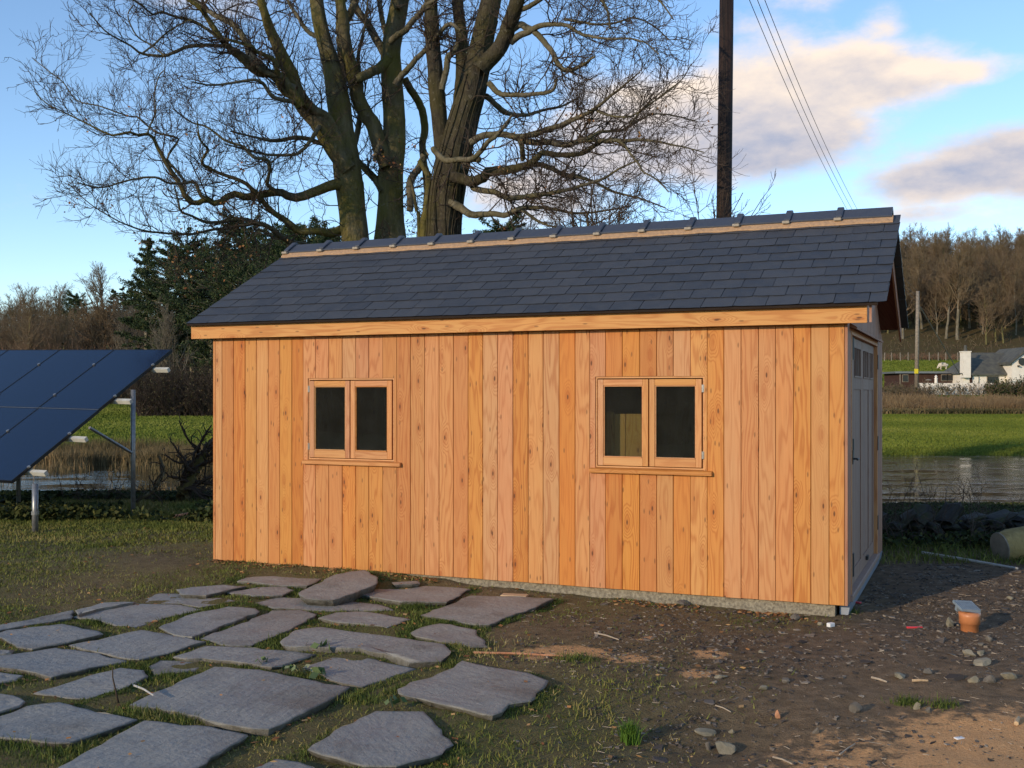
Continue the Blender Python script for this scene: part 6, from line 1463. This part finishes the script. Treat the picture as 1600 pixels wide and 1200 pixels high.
# dead leaves: along the foot of the shed and in the joints
n = 900; lx = rng.uniform(-L_, 0, n); ly = -.04 - np.abs(rng.normal(size=n)) * .11; x = SX + lx * CT + ly * ST; y = SY - lx * ST + ly * CT; k = fbm(x * 2, y * 2, 111, 2) > .42; x, y = x[k], y[k]
x2, y2 = scatter(9000, 4.5, 10.5, -40, 900); k = in_slabs(x2, y2, .09) & ~in_slabs(x2, y2, .0) & (rng.random(len(x2)) < .14); x3, y3 = scatter(700, 4.5, 14, -40, 1200); x = np.concatenate([x, x2[k], x3]); y = np.concatenate([y, y2[k], y3]); k = ~in_shed(x, y) & ~in_slabs(x, y); x, y = x[k], y[k]
q = np.stack([x, y, gz(x, y) + .012], 1); me = leaves_mesh('fallen_leaves', q, .030, M['dead_leaf'], elong=1.4); co = np.zeros(len(me.vertices) * 3, np.float32); me.vertices.foreach_get('co', co); co = co.reshape(-1, 4, 3); co[:, :, 2] = q[:, None, 2] + (co[:, :, 2] - q[:, None, 2]) * .35; me.vertices.foreach_set('co', co.ravel()); tag(obj('fallen_leaves', me), kind='stuff')
# broad-leaved weeds between the slabs
xs, ys = [], []
for px, py, r, n in ((462, 1056, .05, 13), (490, 1061, .05, 9), (405, 1042, .04, 5), (620, 1108, .04, 6), (215, 1085, .04, 6), (500, 1017, .05, 7)): p = onground(px, py); xs.append(p.x + rng.normal(size=n) * r); ys.append(p.y + rng.normal(size=n) * r * .6)
x = np.concatenate(xs); y = np.concatenate(ys); q = np.stack([x, y, gz(x, y) + .035 + rng.random(len(x)) * .02], 1); tag(obj('weeds', leaves_mesh('weeds', q, .040, M['weed'], elong=1.5)), kind='stuff')
# straw-like stalks and crumbs on the bare soil
x, y = scatter(900, 4.5, 12, 800, 1640); g, m_, d_, *_ = masks(x, y); k = ~in_slabs(x, y) & ~in_shed(x, y); x, y = x[k], y[k]; n = len(x); a = rng.uniform(0, 6.283, n); L = rng.uniform(.006, .030, n); z = gz(x, y) + .008
P = np.stack([np.stack([x - np.cos(a) * L, y - np.sin(a) * L, z], 1), np.stack([x + np.cos(a) * L, y + np.sin(a) * L, z + rng.normal(size=n) * .004], 1)], 1); v, f = tubes(P, np.full((n, 2), .0013), 3); tag(obj('straw', mesh_np('straw', v, f, M['stick'])), kind='stuff')

# ------------------------------------------------------------ behind the photographer: an unseen hedge added to darken the panes, and the field beyond
def unseen_hedge_behind():
    n = 5200; x = -34 + 23 * rng.random(n); yy = -14.2 - .08 * x + rng.normal(size=n) * .35; z = gz(x, yy); H = (2.55 + 1.1 * fbm(x * .45, x * 0 + 3, 131, 3)); K = 5; P = np.zeros((n, K, 3)); P[:, 0] = np.stack([x, yy, z], 1); dr = norm(np.concatenate([rng.normal(size=(n, 2)) * .25, np.ones((n, 1))], 1)); c_ = P[:, 0]
    for k in range(1, K): dr = norm(dr + rng.normal(size=(n, 3)) * .15); c_ = c_ + dr * (H / (K - 1))[:, None]; P[:, k] = c_
    v, f = tubes(P, np.full((n, K), .012), 3); i = rng.integers(0, n, 60000); t = rng.uniform(0, K - 1.01, 60000); i0 = t.astype(int); q = P[i, i0] + (P[i, i0 + 1] - P[i, i0]) * (t - i0)[:, None] + rng.normal(size=(60000, 3)) * .12
    h = empty('added_hedge', (0, -14.2, 0), 'tall evergreen hedge added unseen behind the viewpoint to darken the window panes', 'hedge')
    o1 = obj('stems', mesh_np('stems', v - np.array([0, -14.2, 0]), f, M['twig']), h); o1['kind'] = 'stuff'; o2 = obj('foliage', leaves_mesh('foliage', q - np.array([0, -14.2, 0]), .085, M['bramble']), h); o2['kind'] = 'stuff'
unseen_hedge_behind()
for k in range(26):
    xx = -70 + k * 5.2 + random.uniform(-1.5, 1.5); yy = -60 + random.uniform(-12, 12) - .2 * xx
    one(con[k % 4], xx, yy, random.uniform(.5, .75), 'evergreen tree far behind the viewpoint, mirrored in the window panes', 'evergreens far behind the viewpoint', 'conifer')

# a few leaves and crumbs lying on the slabs
def slab_top(px, py):
    for _ in range(5): pass
    p = onground(px, py); return Vector((p.x, p.y, p.z + .034))
xs = []
for k in range(60):
    sp_ = slab_polys[random.randrange(len(slab_polys))]; c_ = sp_.mean(0); e_ = sp_[random.randrange(len(sp_))]; t = random.uniform(.2, .9); q = c_ + (e_ - c_) * t; xs.append((q[0], q[1], g1(q[0], q[1]) + .040))
me = leaves_mesh('leaves_on_slabs', np.array(xs), .022, M['dead_leaf'], elong=1.4); co = np.zeros(len(me.vertices) * 3, np.float32); me.vertices.foreach_get('co', co); co = co.reshape(-1, 4, 3); zc = np.array(xs)[:, 2][:, None]; co[:, :, 2] = zc + (co[:, :, 2] - zc) * .3; me.vertices.foreach_set('co', co.ravel()); tag(obj('leaves_on_slabs', me), kind='stuff')
